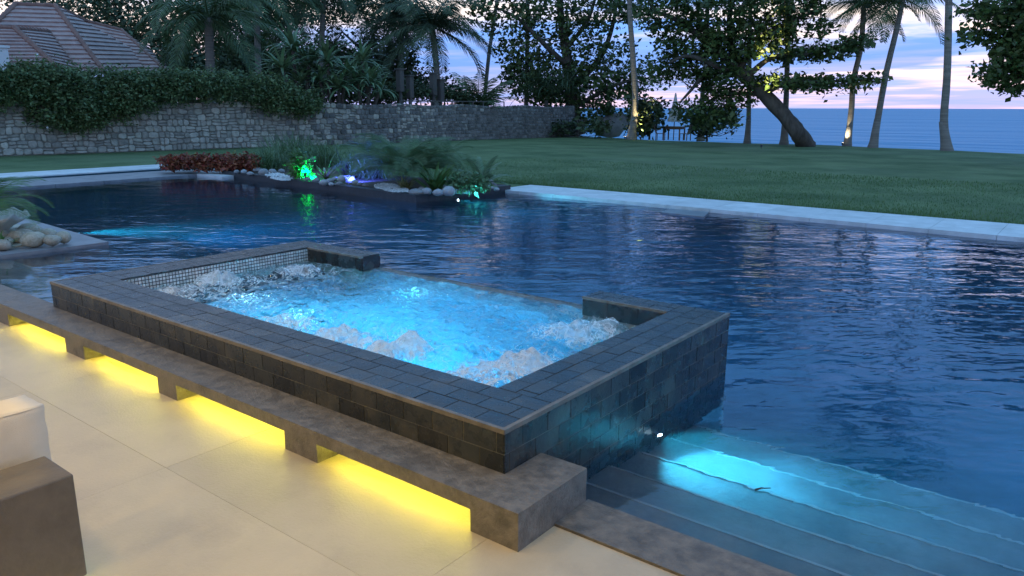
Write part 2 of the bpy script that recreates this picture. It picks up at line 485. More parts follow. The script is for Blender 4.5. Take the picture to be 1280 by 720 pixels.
def water_mat(name, layers, tint=(1, 1, 1), absorb=None, scatter=None, foam=False, calm=False):
    m, t, b = nodes(name)
    b.inputs['Base Color'].default_value = (*tint, 1)
    b.inputs['Roughness'].default_value = 0.0
    b.inputs['IOR'].default_value = 1.333
    b.inputs['Transmission Weight'].default_value = 1.0
    tc = t.nodes.new('ShaderNodeNewGeometry')
    prev = None
    for (sc, stretch, rot, dist, strength, detail) in layers:
        mp = t.nodes.new('ShaderNodeMapping'); mp.vector_type = 'TEXTURE'; mp.inputs['Scale'].default_value = stretch
        mp.inputs['Rotation'].default_value = (0, 0, R_(rot))
        t.links.new(tc.outputs['Position'], mp.inputs[0])
        n = t.nodes.new('ShaderNodeTexNoise'); n.inputs['Scale'].default_value = sc
        n.inputs['Detail'].default_value = detail; n.inputs['Roughness'].default_value = 0.45
        n.inputs['Distortion'].default_value = 0.4
        t.links.new(mp.outputs[0], n.inputs['Vector'])
        bp = t.nodes.new('ShaderNodeBump'); bp.inputs['Strength'].default_value = strength
        bp.inputs['Distance'].default_value = dist
        t.links.new(n.outputs[0], bp.inputs['Height'])
        if calm:                                 # quieter water away from the spa
            sx = t.nodes.new('ShaderNodeSeparateXYZ'); t.links.new(tc.outputs['Position'], sx.inputs[0])
            cm = t.nodes.new('ShaderNodeMapRange'); cm.inputs[1].default_value = -18.0; cm.inputs[2].default_value = -6.0
            cm.inputs[3].default_value = strength * 0.32; cm.inputs[4].default_value = strength
            t.links.new(sx.outputs[0], cm.inputs[0])
            cn = t.nodes.new('ShaderNodeMapRange'); cn.inputs[1].default_value = 3.0; cn.inputs[2].default_value = 7.0
            cn.inputs[3].default_value = 0.40; cn.inputs[4].default_value = 1.0; t.links.new(sx.outputs[1], cn.inputs[0])
            cp_ = t.nodes.new('ShaderNodeMath'); cp_.operation = 'MULTIPLY'
            t.links.new(cm.outputs[0], cp_.inputs[0]); t.links.new(cn.outputs[0], cp_.inputs[1]); t.links.new(cp_.outputs[0], bp.inputs['Strength'])
        if prev:
            t.links.new(prev, bp.inputs['Normal'])
        prev = bp.outputs[0]
    if prev:
        t.links.new(prev, b.inputs['Normal'])
    o = t.nodes['Material Output']
    vols = []
    if absorb:
        v = t.nodes.new('ShaderNodeVolumeAbsorption'); v.inputs[0].default_value = (*absorb[0], 1); v.inputs[1].default_value = absorb[1]
        vols.append(v.outputs[0])
    if scatter:
        v = t.nodes.new('ShaderNodeVolumeScatter'); v.inputs[0].default_value = (*scatter[0], 1); v.inputs[1].default_value = scatter[1]
        v.inputs['Anisotropy'].default_value = 0.3
        vols.append(v.outputs[0])
    if len(vols) == 2:
        a = t.nodes.new('ShaderNodeAddShader'); t.links.new(vols[0], a.inputs[0]); t.links.new(vols[1], a.inputs[1])
        t.links.new(a.outputs[0], o.inputs['Volume'])
    elif vols:
        t.links.new(vols[0], o.inputs['Volume'])
    if foam:
        at_ = t.nodes.new('ShaderNodeAttribute'); at_.attribute_name = 'foam'
        def nz(scale, det, ro, di):
            n_ = t.nodes.new('ShaderNodeTexNoise'); n_.inputs['Scale'].default_value = scale; n_.inputs['Detail'].default_value = det
            n_.inputs['Roughness'].default_value = ro; n_.inputs['Distortion'].default_value = di
            t.links.new(tc.outputs['Position'], n_.inputs['Vector'])
            return n_
        def ma(op, a, b_, c_=None):
            n_ = t.nodes.new('ShaderNodeMath'); n_.operation = op
            for k_, v_ in enumerate((a, b_, c_)):
                if isinstance(v_, (int, float)):
                    n_.inputs[k_].default_value = v_
                elif v_ is not None:
                    t.links.new(v_, n_.inputs[k_])
            return n_.outputs[0]
        n = nz(42, 5, 0.65, 0.6)                 # fine froth
        sw = nz(4.2, 9, 0.66, 2.2)               # swirls
        v_ = ma('ADD', ma('MULTIPLY', sw.outputs[0], 1.0), ma('MULTIPLY', n.outputs[0], 0.70))
        v_ = ma('ADD', v_, ma('MULTIPLY_ADD', at_.outputs['Fac'], 0.78, -0.64))
        mr = t.nodes.new('ShaderNodeMapRange'); mr.interpolation_type = 'SMOOTHSTEP'
        mr.inputs[1].default_value = 0.40; mr.inputs[2].default_value = 1.08; mr.inputs[4].default_value = 0.78
        t.links.new(v_, mr.inputs[0])
        d = t.nodes.new('ShaderNodeBsdfDiffuse'); d.inputs[0].default_value = (0.93, 0.94, 0.95, 1)
        tr = t.nodes.new('ShaderNodeBsdfTranslucent'); tr.inputs[0].default_value = (0.93, 0.95, 0.96, 1)
        fm = t.nodes.new('ShaderNodeMixShader'); fm.inputs[0].default_value = 0.38
        t.links.new(d.outputs[0], fm.inputs[1]); t.links.new(tr.outputs[0], fm.inputs[2])
        bp = t.nodes.new('ShaderNodeBump'); bp.inputs['Strength'].default_value = 0.25; bp.inputs['Distance'].default_value = 0.015
        t.links.new(n.outputs[0], bp.inputs['Height'])
        # froth scatters light inside itself, so its shading follows the heap more than every bubble
        v1 = t.nodes.new('ShaderNodeVectorMath'); v1.operation = 'SCALE'; v1.inputs['Scale'].default_value = 0.36
        t.links.new(bp.outputs[0], v1.inputs[0])
        v2 = t.nodes.new('ShaderNodeVectorMath'); v2.operation = 'ADD'; v2.inputs[1].default_value = (0, 0, 0.62)
        t.links.new(v1.outputs[0], v2.inputs[0])
        v3 = t.nodes.new('ShaderNodeVectorMath'); v3.operation = 'NORMALIZE'; t.links.new(v2.outputs[0], v3.inputs[0])
        t.links.new(v3.outputs[0], d.inputs['Normal']); t.links.new(v3.outputs[0], tr.inputs['Normal'])
        # thin web of foam lines between the jets
        n5 = t.nodes.new('ShaderNodeTexNoise'); n5.inputs['Scale'].default_value = 6.0; n5.inputs['Detail'].default_value = 5
        n5.inputs['Roughness'].default_value = 0.6; n5.inputs['Distortion'].default_value = 1.6
        t.links.new(tc.outputs['Position'], n5.inputs['Vector'])
        w1 = t.nodes.new('ShaderNodeMath'); w1.operation = 'SUBTRACT'; t.links.new(n5.outputs[0], w1.inputs[0]); w1.inputs[1].default_value = 0.5
        w2 = t.nodes.new('ShaderNodeMath'); w2.operation = 'ABSOLUTE'; t.links.new(w1.outputs[0], w2.inputs[0])
        w3 = t.nodes.new('ShaderNodeMapRange'); w3.inputs[1].default_value = 0.0; w3.inputs[2].default_value = 0.035
        w3.inputs[3].default_value = 1.0; w3.inputs[4].default_value = 0.0; t.links.new(w2.outputs[0], w3.inputs[0])
        w4 = t.nodes.new('ShaderNodeMath'); w4.operation = 'MULTIPLY'; t.links.new(w3.outputs[0], w4.inputs[0]); t.links.new(ma('ADD', at_.outputs['Fac'], 0.14), w4.inputs[1])
        w5 = t.nodes.new('ShaderNodeMath'); w5.operation = 'MULTIPLY_ADD'; w5.use_clamp = True
        t.links.new(w4.outputs[0], w5.inputs[0]); w5.inputs[1].default_value = 1.8; t.links.new(mr.outputs[0], w5.inputs[2])
        ms = t.nodes.new('ShaderNodeMixShader')
        t.links.new(w5.outputs[0], ms.inputs[0])
        t.links.new(b.outputs[0], ms.inputs[1]); t.links.new(fm.outputs[0], ms.inputs[2])
        t.links.new(ms.outputs[0], o.inputs['Surface'])
    return m


water_mat('pool_water', [(2.2, (2.0, 1, 1), 36, 0.031, 0.9, 2), (8.0, (1.8, 1, 1), 42, 0.010, 0.9, 2)],
          absorb=((0.25, 0.62, 0.95), 0.30), scatter=((0.18, 0.72, 0.80), 0.06), calm=True)
water_mat('spa_water', [(9.0, (1, 1, 1), 0, 0.10, 1.0, 4), (26.0, (1, 1, 1), 0, 0.03, 1.0, 3)], tint=(0.85, 0.97, 1.0), foam=True)

m, t, b = nodes('sea')
b.inputs['Base Color'].default_value = (0.018, 0.19, 0.36, 1)
b.inputs['Roughness'].default_value = 0.38
b.inputs['IOR'].default_value = 1.333
g = t.nodes.new('ShaderNodeNewGeometry')
prev = None
for sc, st, dist in ((0.10, (0.30, 1, 1), 1.8), (0.5, (0.5, 1, 1), 0.4), (0.02, (0.25, 1, 1), 9.0)):
    mp = t.nodes.new('ShaderNodeMapping'); mp.inputs['Scale'].default_value = st; mp.inputs['Rotation'].default_value = (0, 0, R_(30))
    t.links.new(g.outputs['Position'], mp.inputs[0])
    n = t.nodes.new('ShaderNodeTexNoise'); n.inputs['Scale'].default_value = sc; n.inputs['Detail'].default_value = 6
    t.links.new(mp.outputs[0], n.inputs['Vector'])
    bp = t.nodes.new('ShaderNodeBump'); bp.inputs['Strength'].default_value = 0.9; bp.inputs['Distance'].default_value = dist
    t.links.new(n.outputs[0], bp.inputs['Height'])
    if prev:
        t.links.new(prev, bp.inputs['Normal'])
    prev = bp.outputs[0]
t.links.new(prev, b.inputs['Normal'])

# ------------------------------------------------------------------ levels and key lines (metres)
WZ = -0.06                       # pool water
BZ = 0.196                       # bench top
SZ = 0.431                       # spa rim
SX0, SX1, SY0, SY1 = -7.55, -2.20, 2.757, 5.60      # spa outside
IX0, IX1, IY0, IY1 = -7.15, -2.60, 3.20, 5.33       # spa inside
PX0, PX1, PY0, PY1 = -22.0, 9.0, 2.80, 14.5         # pool

# ------------------------------------------------------------------ setting: lawn, sea, ground
def edge_y(x):                   # where the lawn ends above the beach
    return 42.6 + (-3.3 - x) * 0.15 + 0.5 * math.sin(x * 0.35) + 0.25 * math.sin(x * 0.9 + 1)


mb = MB()
xs = [-90, -70, -60, -50, -45] + [-40 + i for i in range(0, 62)] + [26, 34, 45, 60, 90]
nx = len(xs)
rows = []
FARL = un(620, 237, 0); FARR = un(1280, 298, 0)


def cop_y(x, far):
    a, b_ = (un(620, 228, 0), un(1280, 281.5, 0)) if far else (FARL, FARR)
    return a[1] + (b_[1] - a[1]) * (x - a[0]) / (b_[0] - a[0])


V = []; F = []
NR = 26
for i, x in enumerate(xs):
    y0 = cop_y(max(x, -14), True) - 0.15
    y1 = edge_y(x)
    for j in range(NR):
        tt = j / (NR - 1)
        y = y0 + (y1 - y0) * tt
        z = -0.01 + 0.05 * mnoise.noise((x * 0.08, y * 0.08, 2.0)) * min(1, tt * 5)
        V.append((x, y, z))
    for k, (dy, dz) in enumerate(((0.5, -0.12), (1.6, -0.6), (4.0, -1.7), (9.0, -2.6))):
        V.append((x, y1 + dy, dz))
C_ = NR + 4
for i in range(nx - 1):
    for j in range(C_ - 1):
        a = i * C_ + j
        F.append((a, a + C_, a + C_ + 1, a + 1))
mb.add(V, F)
# the strips beside and beyond the pool's left end
yL = cop_y(-14, True) - 0.15
mb.add([(-90, -20, -0.01), (-26.3, -20, -0.01), (-26.3, yL, -0.01), (-90, yL, -0.01)], [(0, 1, 2, 3)])
mb.add([(-26.3, 13.9, -0.01), (-12.0, 13.9, -0.01), (-12.0, yL, -0.01), (-26.3, yL, -0.01)], [(0, 1, 2, 3)])
tag(mb.build('lawn', MAT['lawn'], smooth=True, origin=(0, 0, 0)), kind='structure')

S = 30000
tag(obj('sea', [(-S, 44, -2.4), (S, 44, -2.4), (S, S, -2.4), (-S, S, -2.4), (-S, -S, -2.41), (-90, -S, -2.41), (-90, 44, -2.4)],
        [(0, 1, 2, 3)], MAT['sea'], origin=(0, 44, -2.4)), kind='structure')
tag(obj('ground', [(-400, -300, -2.45), (400, -300, -2.45), (400, 52, -2.45), (-400, 52, -2.45)], [(0, 1, 2, 3)], MAT['sand'], origin=(0, 0, -2.45)), kind='structure')

# short grass blades along the lawn's near edge and beyond, where single blades still show
n = 42000
bx = rng.uniform(-19, 2.5, n); tt = rng.random(n) ** 2.0
by = np.array([cop_y(x, True) for x in bx]) + 0.03 + tt * 9.0
h = rng.uniform(0.025, 0.055, n); az = rng.uniform(0, 6.28, n)
dx, dy = np.cos(az) * 0.012, np.sin(az) * 0.012
lx, ly = rng.normal(0, 0.018, n), rng.normal(0, 0.018, n)
V = np.stack([np.stack([bx - dx, by - dy, np.full(n, -0.04)], 1), np.stack([bx + dx, by + dy, np.full(n, -0.04)], 1),
              np.stack([bx + lx, by + ly, h], 1)], 1).reshape(-1, 3)
tag(obj('grass', V, np.arange(3 * n).reshape(-1, 3), MAT['grass_blade'], origin=(0, 16, 0)), 'short mown grass along the pale pool coping', 'grass', kind='stuff')

# ------------------------------------------------------------------ setting: pool basin, steps, water
mb = MB()
BD = -1.5
mb.add([(PX0, PY0 - .4, BD), (PX1, PY0 - .4, BD), (PX1, PY1 + .6, BD), (PX0, PY1 + .6, BD)], [(0, 1, 2, 3)])
tag(mb.build('pool_floor', MAT['basin_tile'], origin=(0, 8, BD)), kind='structure')
mb = MB()
farw = [(x, cop_y(x, False) + 0.12) for x in (-12.3, 9.2)]
mb.prism([farw[0], farw[1], (farw[1][0], farw[1][1] + 0.3), (farw[0][0], farw[0][1] + 0.3)], BD, -0.03)
mb.box((-25.3, 1.0, BD), (-24.9, 14.4, -0.02))
mb.box((9.0, 2.5, BD), (9.3, 15, 0.0))
mb.box((-25.3, 13.9, BD), (-11.9, 14.2, -0.02))
mb.box((-25.3, 1.0, BD), (-12, 1.3, -0.02))
tag(mb.build('pool_wall', MAT['basin_tile'], origin=(0, 8, BD)), kind='structure')

# the walk-in steps on the house side
st = thing('pool_steps', None, None, (-0.5, 3.1, BD)); tag(st, kind='structure')
ys = [3.10, 3.42, 3.80, 4.20, 4.62, 5.04]
zs = [-0.15, -0.29, -0.43, -0.57, -0.71]
for i in range(5):
    V = []; F = []
    nseg = 1
    MB().box((SX1, ys[i] if i else 3.0, BD), (5.0, ys[i + 1], zs[i])).build('step', MAT['step_stone'], st)
    MB().box((SX1 + .02, ys[i + 1] - 0.016, zs[i]), (5.0, ys[i + 1] + 0.004, zs[i] + 0.006)).build('step_nosing', MAT['step_nosing'], st)
# shallow shelf between bench and planted island
tag(MB().box((-12.2, 2.6, BD), (SX0, 3.9, -0.20)).build('pool_shelf', MAT['ledge_stone']), kind='structure')

# the water: a closed body, its top rippled by the material and gently by its mesh
nxw, nyw = 130, 60
X = np.linspace(-25.0, 9.1, nxw); Y = np.linspace(2.62, 15.0, nyw)
V = []
for y in Y:
    for x in X:
        z = WZ + 0.006 * mnoise.noise((x * 0.9, y * 1.6, 0))
        V.append((x, y, z))
F = [(j * nxw + i, j * nxw + i + 1, (j + 1) * nxw + i + 1, (j + 1) * nxw + i) for j in range(nyw - 1) for i in range(nxw - 1)]
n0 = len(V)
edge = [i for i in range(nxw)] + [j * nxw + nxw - 1 for j in range(1, nyw)] + [(nyw - 1) * nxw + i for i in range(nxw - 2, -1, -1)] + [j * nxw for j in range(nyw - 2, 0, -1)]
for e in edge:
    V.append((V[e][0], V[e][1], BD - 0.1))
ne = len(edge)
for k in range(ne):
    F.append((edge[k], n0 + k, n0 + (k + 1) % ne, edge[(k + 1) % ne]))
F.append(tuple(n0 + k for k in range(ne - 1, -1, -1)))
tag(obj('pool_water', V, F, MAT['pool_water'], smooth=True, origin=(-5, 8, BD - .1)), kind='structure')

# ------------------------------------------------------------------ setting: copings
cp = thing('pool_coping', None, None, (-5, 15, -0.1)); tag(cp, kind='structure')
x = -13.3
while x < 8.8:
    x2 = min(x + 1.0, 9.0) - 0.007
    xa = max(x, -12.07)
    if x2 > xa:
        MB().prism([(xa, cop_y(xa, False)), (x2, cop_y(x2, False)), (x2, cop_y(x2, True)), (xa, cop_y(xa, True))], -0.10, 0.012).build('coping_slab', MAT['coping_pale'], cp)
    x += 1.0
# the low slab that breaks the overflow edge, and the dark kerb of the overflow slot right of it
p = [un(838, 261, -0.04), un(886, 265, -0.04), un(880, 271, -0.04), un(826, 265.5, -0.04)]
MB().prism([q[:2] for q in p], -0.30, -0.035).build('overflow_slab', MAT['coping_grey'], cp)
x = -12.0
# left end: pale strip, water slot, grey slabs
lc = thing('end_coping', None, None, (-24, 8, -0.1)); tag(lc, kind='structure')
y = 1.0
while y < 13.6:
    MB().box((-26.7, y, -0.10), (-24.95, min(y + 1.0, 13.85) - 0.006, 0.012)).build('coping_slab', MAT['coping_pale'], lc)
    y += 1.0
y = 1.0
while y < 14.0:
    MB().box((-24.1, y, -0.45), (-22.0, min(y + 1.25, 14.2) - 0.012, -0.005)).build('grey_slab', MAT['coping_grey'], lc)
    y += 1.25
MB().box((-21.99, 12.5, -0.45), (-20.6, 14.2, 0.01)).build('pale_slab', MAT['coping_pale'], lc)

# house-side coping by the steps
hc = thing('step_coping', None, None, (1, 2.9, -0.2)); tag(hc, kind='structure')
x = -1.904
for w in (1.46, 1.5, 1.5, 1.5, 1.5, 1.5, 1.5):
    MB().box((x, 2.785, -0.30), (x + w - 0.005, 3.09, 0.012)).build('coping_slab', MAT['concrete'], hc)
    x += w

# ------------------------------------------------------------------ setting: patio
pt = thing('patio', None, None, (-4, 0, -0.2)); tag(pt, kind='structure')
MB().box((-12.5, -6.5, -0.30), (9.0, 2.784, -0.0035)).build('grout_bed', MAT['grout'], pt)
jx = [-11.7, -9.77, -7.85, -5.93, -4.0, -2.09, -0.17, 1.75, 3.67, 5.6, 7.5, 8.99]
jy = [-6.4, -5.76, -3.84, -1.92, 0.0, 1.92, 2.783]
for i in range(len(jx) - 1):
    for j in range(len(jy) - 1):
        g_ = 0.0012
        MB().box((jx[i] + g_, jy[j] + g_, -0.03), (jx[i + 1] - g_, jy[j + 1] - g_, 0.0 - 0.0004 * ((i + j) % 2))).build('paver', MAT['paver'], pt)

# the roofed terrace behind the camera with downlights assumed for the warm light
tag(MB().box((-9.5, -6.6, 3.40), (9, 1.15, 3.62)).build('terrace_ceiling', MAT['ceiling_paint']), kind='structure')
tag(MB().box((-13, -6.8, -0.02), (9, -6.61, 3.62)).build('house_wall', MAT['render_white']), kind='structure')
for cx_ in (-8.4, -6.4, -4.4, -2.4, -0.4, 1.6):
    for cy_ in (-1.6, 0.7):
        tl = thing('assumed_ceiling_light', 'round warm ceiling downlight assumed under the terrace roof behind the seating', 'ceiling light', (cx_, cy_, 3.33), 'assumed terrace ceiling downlights')
        ho = MB().tube([(cx_, cy_, 3.33), (cx_, cy_, 3.40)], [0.11, 0.11], 20).build('housing', MAT['steel'], tl)
        MB().tube([(cx_, cy_, 3.322), (cx_, cy_, 3.328)], [0.085, 0.085], 20).build('lens', MAT['lens_warm'], ho)
        ld = bpy.data.lights.new('downlight', 'AREA'); ld.shape = 'DISK'; ld.size = 0.35
        ld.energy = 12.0; ld.color = (1.0, 0.67, 0.22); ld.spread = R_(150)
        lo = link(bpy.data.objects.new('downlight', ld)); lo.parent = tl; lo.location = (0, 0, -0.02)
        lo.rotation_euler = (R_(10), 0, 0)

# ------------------------------------------------------------------ raised spa
spa = thing('raised_spa', 'raised spa clad in dark slate tiles with bubbling blue water, behind the low bench', 'spa', (-4.9, 4.2, BD))
T = 0.012                                   # tile thickness
SLX, SRX = -6.22, -3.40                     # ends of the two stub walls
GR_ = MAT['slate_grout']
TC = 0.0035                                 # joints lie this far back
fw = MB().box((SX0 + TC, SY0 + TC, BD), (SX1 - TC, IY0 - T, SZ - TC)).build('front_wall', GR_, spa)
lw = MB().box((SX0 + TC, IY0 - T, BD), (IX0 - 0.012, SY1 - TC, SZ - TC)).build('mosaic_end_wall', GR_, spa)
rw = MB().box((IX1 + T, IY0 - T, BD), (SX1 - TC, SY1 - TC, SZ - TC)).build('pool_end_wall', GR_, spa)
bw = MB()
bw.box((IX0 - 0.012, SY1 - .10, BD), (IX1 + T, SY1 - TC, 0.262))
bw.box((IX0 - 0.012, IY1 + T, BD), (-6.221, SY1 - .101, 0.2655)); bw.box((-3.399, IY1 + T, BD), (IX1 + T, SY1 - .101, 0.2655))
bw.box((IX0 - 0.012, IY1 + T, 0.266), (SLX - T, SY1 - TC, SZ - TC)); bw.box((SRX + T, IY1 + T, 0.266), (IX1 + T, SY1 - TC, SZ - TC))
bw = bw.build('spilling_wall', GR_, spa)
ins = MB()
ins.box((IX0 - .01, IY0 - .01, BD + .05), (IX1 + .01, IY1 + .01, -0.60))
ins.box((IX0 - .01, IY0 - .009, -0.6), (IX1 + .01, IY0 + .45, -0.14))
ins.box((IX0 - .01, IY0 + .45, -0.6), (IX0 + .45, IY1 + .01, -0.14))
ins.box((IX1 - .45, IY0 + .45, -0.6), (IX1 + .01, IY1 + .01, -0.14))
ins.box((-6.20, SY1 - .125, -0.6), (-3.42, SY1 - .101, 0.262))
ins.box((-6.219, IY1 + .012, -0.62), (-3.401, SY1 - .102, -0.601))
ins.build('spa_seat', MAT['spa_plaster_caustics'], spa)

unit = MB().box((-.5, -.5, -.5), (.5, .5, .5))
tile_me = mesh('tile', unit.V, unit.F, MAT['slate'])


def tile(wall, cx_, cy_, cz_, sx, sy, sz):
    dataobj('tile', tile_me, (cx_, cy_, cz_), (0, 0, 0), (sx, sy, sz), wall)


TW, TH, G = 0.222, 0.112, 0.0065


def runs(a, b_, w, off):
    r = []; x = a - off
    while x < b_:
        lo, hi = max(a, x), min(b_, x + w)
        if hi - lo > 0.02:
            r.append((lo + G / 2, hi - G / 2))
        x += w
    return r


# front face, above the bench
ztop = SZ - 0.022
for r in range(3):
    z1 = ztop - r * TH; z0 = max(z1 - TH, BZ - 0.03)
    if z1 - z0 < 0.02:
        continue
    for (a, b_) in runs(SX0, SX1 - .001, TW, (r % 2) * TW * 0.5 + 0.03):
        tile(fw, (a + b_) / 2, SY0 + T / 2 - random.random() * 0.002, (z0 + z1) / 2, b_ - a, T, z1 - z0 - G)
# right face
below = MB()
for r in range(10):
    z1 = ztop - r * TH; z0 = z1 - TH
    for (a, b_) in runs(SY0, SY1, TW, (r % 2) * TW * 0.5 + 0.07):
        if z1 > WZ - 0.05 or r < 6:
            tile(rw, SX1 - T / 2 + random.random() * 0.002, (a + b_) / 2, (z0 + z1) / 2, T, b_ - a, TH - G)
        else:
            below.box((SX1 - T, a, z0 + G / 2), (SX1, b_, z1 - G / 2))
tag(below.build('submerged_tiles', MAT['slate'], rw), kind='stuff')
# outer left face (towards the shallow shelf) and back faces
lf = MB()
for r in range(5):
    z1 = ztop - r * TH; z0 = z1 - TH
    for (a, b_) in runs(SY0, SY1, TW, (r % 2) * TW * 0.5):
        lf.box((SX0, a, z0 + G / 2), (SX0 + T, b_, z1 - G / 2))
    for (a, b_) in runs(SX0, SX1, TW, (r % 2) * TW * 0.5):
        if r < 2 and SLX < (a + b_) / 2 < SRX:
            continue
        lf.box((a, SY1 - T, z0 + G / 2), (b_, SY1, z1 - G / 2))
tag(lf.build('far_side_tiles', MAT['slate'], spa), kind='stuff')
# rim: three rows at the front and the right, two on the left and the stubs
TR = 0.022


def rim_x(wall, x0, x1, y0, y1, nrow, off=0.0):
    w = (y1 - y0) / nrow
    for r in range(nrow):
        for (a, b_) in runs(x0, x1, TW, (r % 2) * TW * 0.5 + off):
            tile(wall, (a + b_) / 2, y0 + w * (r + .5), SZ - T / 2 + random.random() * 0.002, b_ - a, w - G, T)


def rim_y(wall, x0, x1, y0, y1, nrow, off=0.0):
    w = (x1 - x0) / nrow
    for r in range(nrow):
        for (a, b_) in runs(y0, y1, TW, (r % 2) * TW * 0.5 + off):
            tile(wall, x0 + w * (r + .5), (a + b_) / 2, SZ - T / 2 + random.random() * 0.002, w - G, b_ - a, T)


rim_x(fw, SX0 + TR, SX1 - TR, SY0 + TR, IY0, 3)
rim_y(rw, IX1, SX1 - TR, IY0, SY1 - .001, 3, 0.05)
rim_y(lw, SX0 + TR, IX0, IY0, SY1 - .001, 2, 0.02)
rim_x(bw, IX0, SLX, IY1, SY1 - .001, 2)
rim_x(bw, SRX, IX1, IY1, SY1 - .001, 2, .05)
# stub faces
for (a0, a1) in ((IX0, SLX), (SRX, IX1)):
    for (a, b_) in runs(a0, a1, TW * 1.3, 0.04):
        tile(bw, (a + b_) / 2, IY1 + T / 2, 0.345, b_ - a, T, 0.146)
tile(bw, SLX - T / 2, (IY1 + SY1) / 2, 0.345, T, SY1 - IY1 - .03, 0.146)
tile(bw, SRX + T / 2, (IY1 + SY1) / 2, 0.345, T, SY1 - IY1 - .03, 0.146)
# pale trim along the arrises
MB().box((SX0 - .002, SY0 - .003, SZ - 0.022), (SX1 + .003, SY0 + TR, SZ + .003)).build('edge_trim', MAT['trim'], fw)
MB().box((SX1 - TR, SY0 + TR, SZ - 0.022), (SX1 + .003, SY1, SZ + .003)).build('edge_trim', MAT['trim'], rw)
MB().box((SX0 - .002, SY0 + TR, SZ - 0.022), (SX0 + TR, SY1, SZ + .003)).build('edge_trim', MAT['trim'], lw)
MB().box((IX0 + .01, IY1 - .003, SZ - 0.018), (SLX + .003, IY1 + .022, SZ + .003)).build('edge_trim', MAT['trim'], bw)
MB().box((SRX - .003, IY1 - .003, SZ - 0.018), (IX1 - .01, IY1 + .022, SZ + .003)).build('edge_trim', MAT['trim'], bw)
# glass weir lip between the stubs
MB().box((SLX, SY1 - .012, 0.18), (SRX, SY1 + .006, 0.278)).build('weir_edge', MAT['trim'], bw)
# mosaic on the inner left wall and round the inside
mo = MB()
ms_ = 0.034
yy = IY0
while yy < IY1 - .002:
    zz = SZ - 0.014
    while zz > 0.16:
        mo.box((IX0 - 0.006, yy + .0045, zz - ms_ + .0045), (IX0 + 0.001, yy + ms_ - .0045, zz - .0045))
        zz -= ms_
    yy += ms_
tag(mo.build('mosaic_tiles', MAT['mosaic'], lw), kind='stuff')
MB().box((IX0 - 0.0125, IY0, -0.6), (IX0 - 0.004, IY1, SZ - .013)).build('mosaic_backing', MAT['mosaic_grout'], lw)

# the spa water: churned by the jets
jets = [(un(272, 350, .3), .20, .11), (un(372, 337, .3), .22, .06), (un(350, 402, .3), .24, .05), (un(425, 420, .3), .22, .07),
        (un(478, 440, .3), .15, .12), (un(510, 435, .3), .15, .14), (un(625, 462, .3), .20, .06), (un(655, 455, .3), .19, .13), (un(715, 412, .3), .22, .07),
        (un(210, 365, .3), .28, .04), (un(760, 408, .3), .2, .02), (un(575, 470, .3), .2, .03)]
nx_, ny_ = 380, 190
WX0, WX1, WY0, WY1 = IX0 + .002, IX1 - .002, IY0 + .002, SY1 - .012
GX, GY = np.meshgrid(np.linspace(WX0, WX1, nx_), np.linspace(WY0, WY1, ny_))
lump = np.zeros_like(GX); act = np.full_like(GX, .38); fo = np.zeros_like(GX)
for (p, r, hgt) in jets:
    d2 = ((GX - p[0]) ** 2 + (GY - p[1]) ** 2) / (r * r)
    act += np.exp(-d2 * .3); fo = np.maximum(fo, np.exp(-d2 * .6) * (.62 + 4.5 * min(hgt, .11)))
    for k in range(int(60 + hgt * 700)):            # heaps of bursting bubbles
        a_, q_ = random.uniform(0, 6.28), math.sqrt(random.random()) * r * 1.05
        lr = random.uniform(.014, .038)
        cx_, cy_ = p[0] + q_ * math.cos(a_), p[1] + q_ * math.sin(a_)
        top_ = hgt * .95 * math.exp(-(q_ / r) ** 2 * 1.6) * random.uniform(.75, 1.1)
        dd = ((GX - cx_) ** 2 + (GY - cy_) ** 2) / (lr * lr)
        lump = np.maximum(lump, np.where(dd < 1, top_ - lr * .35 + lr * np.sqrt(np.maximum(0, 1 - dd)), 0))
act = np.minimum(act, 1.0)
dome = np.zeros_like(GX)
for (p, r, hgt) in jets:
    d2 = ((GX - p[0]) ** 2 + (GY - p[1]) ** 2) / (r * r)
    dome = np.maximum(dome, hgt * np.exp(-(d2 * 1.1) ** 1.4))
for _ in range(2):
    lump = (lump * 2 + np.roll(lump, 1, 0) + np.roll(lump, -1, 0) + np.roll(lump, 1, 1) + np.roll(lump, -1, 1)) / 6
lump = .75 * lump + .38 * dome
V = []; foam = []
for j in range(ny_):
    for i in range(nx_):
        x, y = float(GX[j, i]), float(GY[j, i]); ac = float(act[j, i])
        edge_ = min(1, (WY1 - y) / 0.14)
        tb = mnoise.turbulence((x * 6.5, y * 6.5, 3.1), 4, False, noise_basis='PERLIN_ORIGINAL')
        z = 0.284 + edge_ * (0.042 * ac * mnoise.noise((x * 4, y * 4, 0)) + 0.050 * ac * (tb - .4) + float(lump[j, i]))
        st_ = mnoise.turbulence((x * 3.2 + 1.5 * mnoise.noise((x * 1.6, y * 1.6, 9)), y * 4.2, 5.0), 4, False)
        f_ = max(float(fo[j, i]) * .9, 0.02 + 0.26 * ac + 0.35 * (st_ - 0.55) * edge_ + 0.16 * max(0, min(1, (-5.2 - x) / 1.3)) + 0.10 * max(0, min(1, (4.3 - y) / .6)))
        f_ = max(f_, min(.98, .55 + float(lump[j, i]) * 6) if lump[j, i] > .01 else 0)
        if j == ny_ - 1:
            z = 0.2835
        V.append((x, y, min(z, 0.47 if y < IY0 + .08 else 1)))
        foam.append(max(0.0, min(1.0, f_ * (.35 + .65 * edge_))))
F = [(j * nx_ + i, j * nx_ + i + 1, (j + 1) * nx_ + i + 1, (j + 1) * nx_ + i) for j in range(ny_ - 1) for i in range(nx_ - 1)]
sw = obj('spa_water', V, F, MAT['spa_water'], smooth=True, origin=(-4.9, 4.2, 0.2))
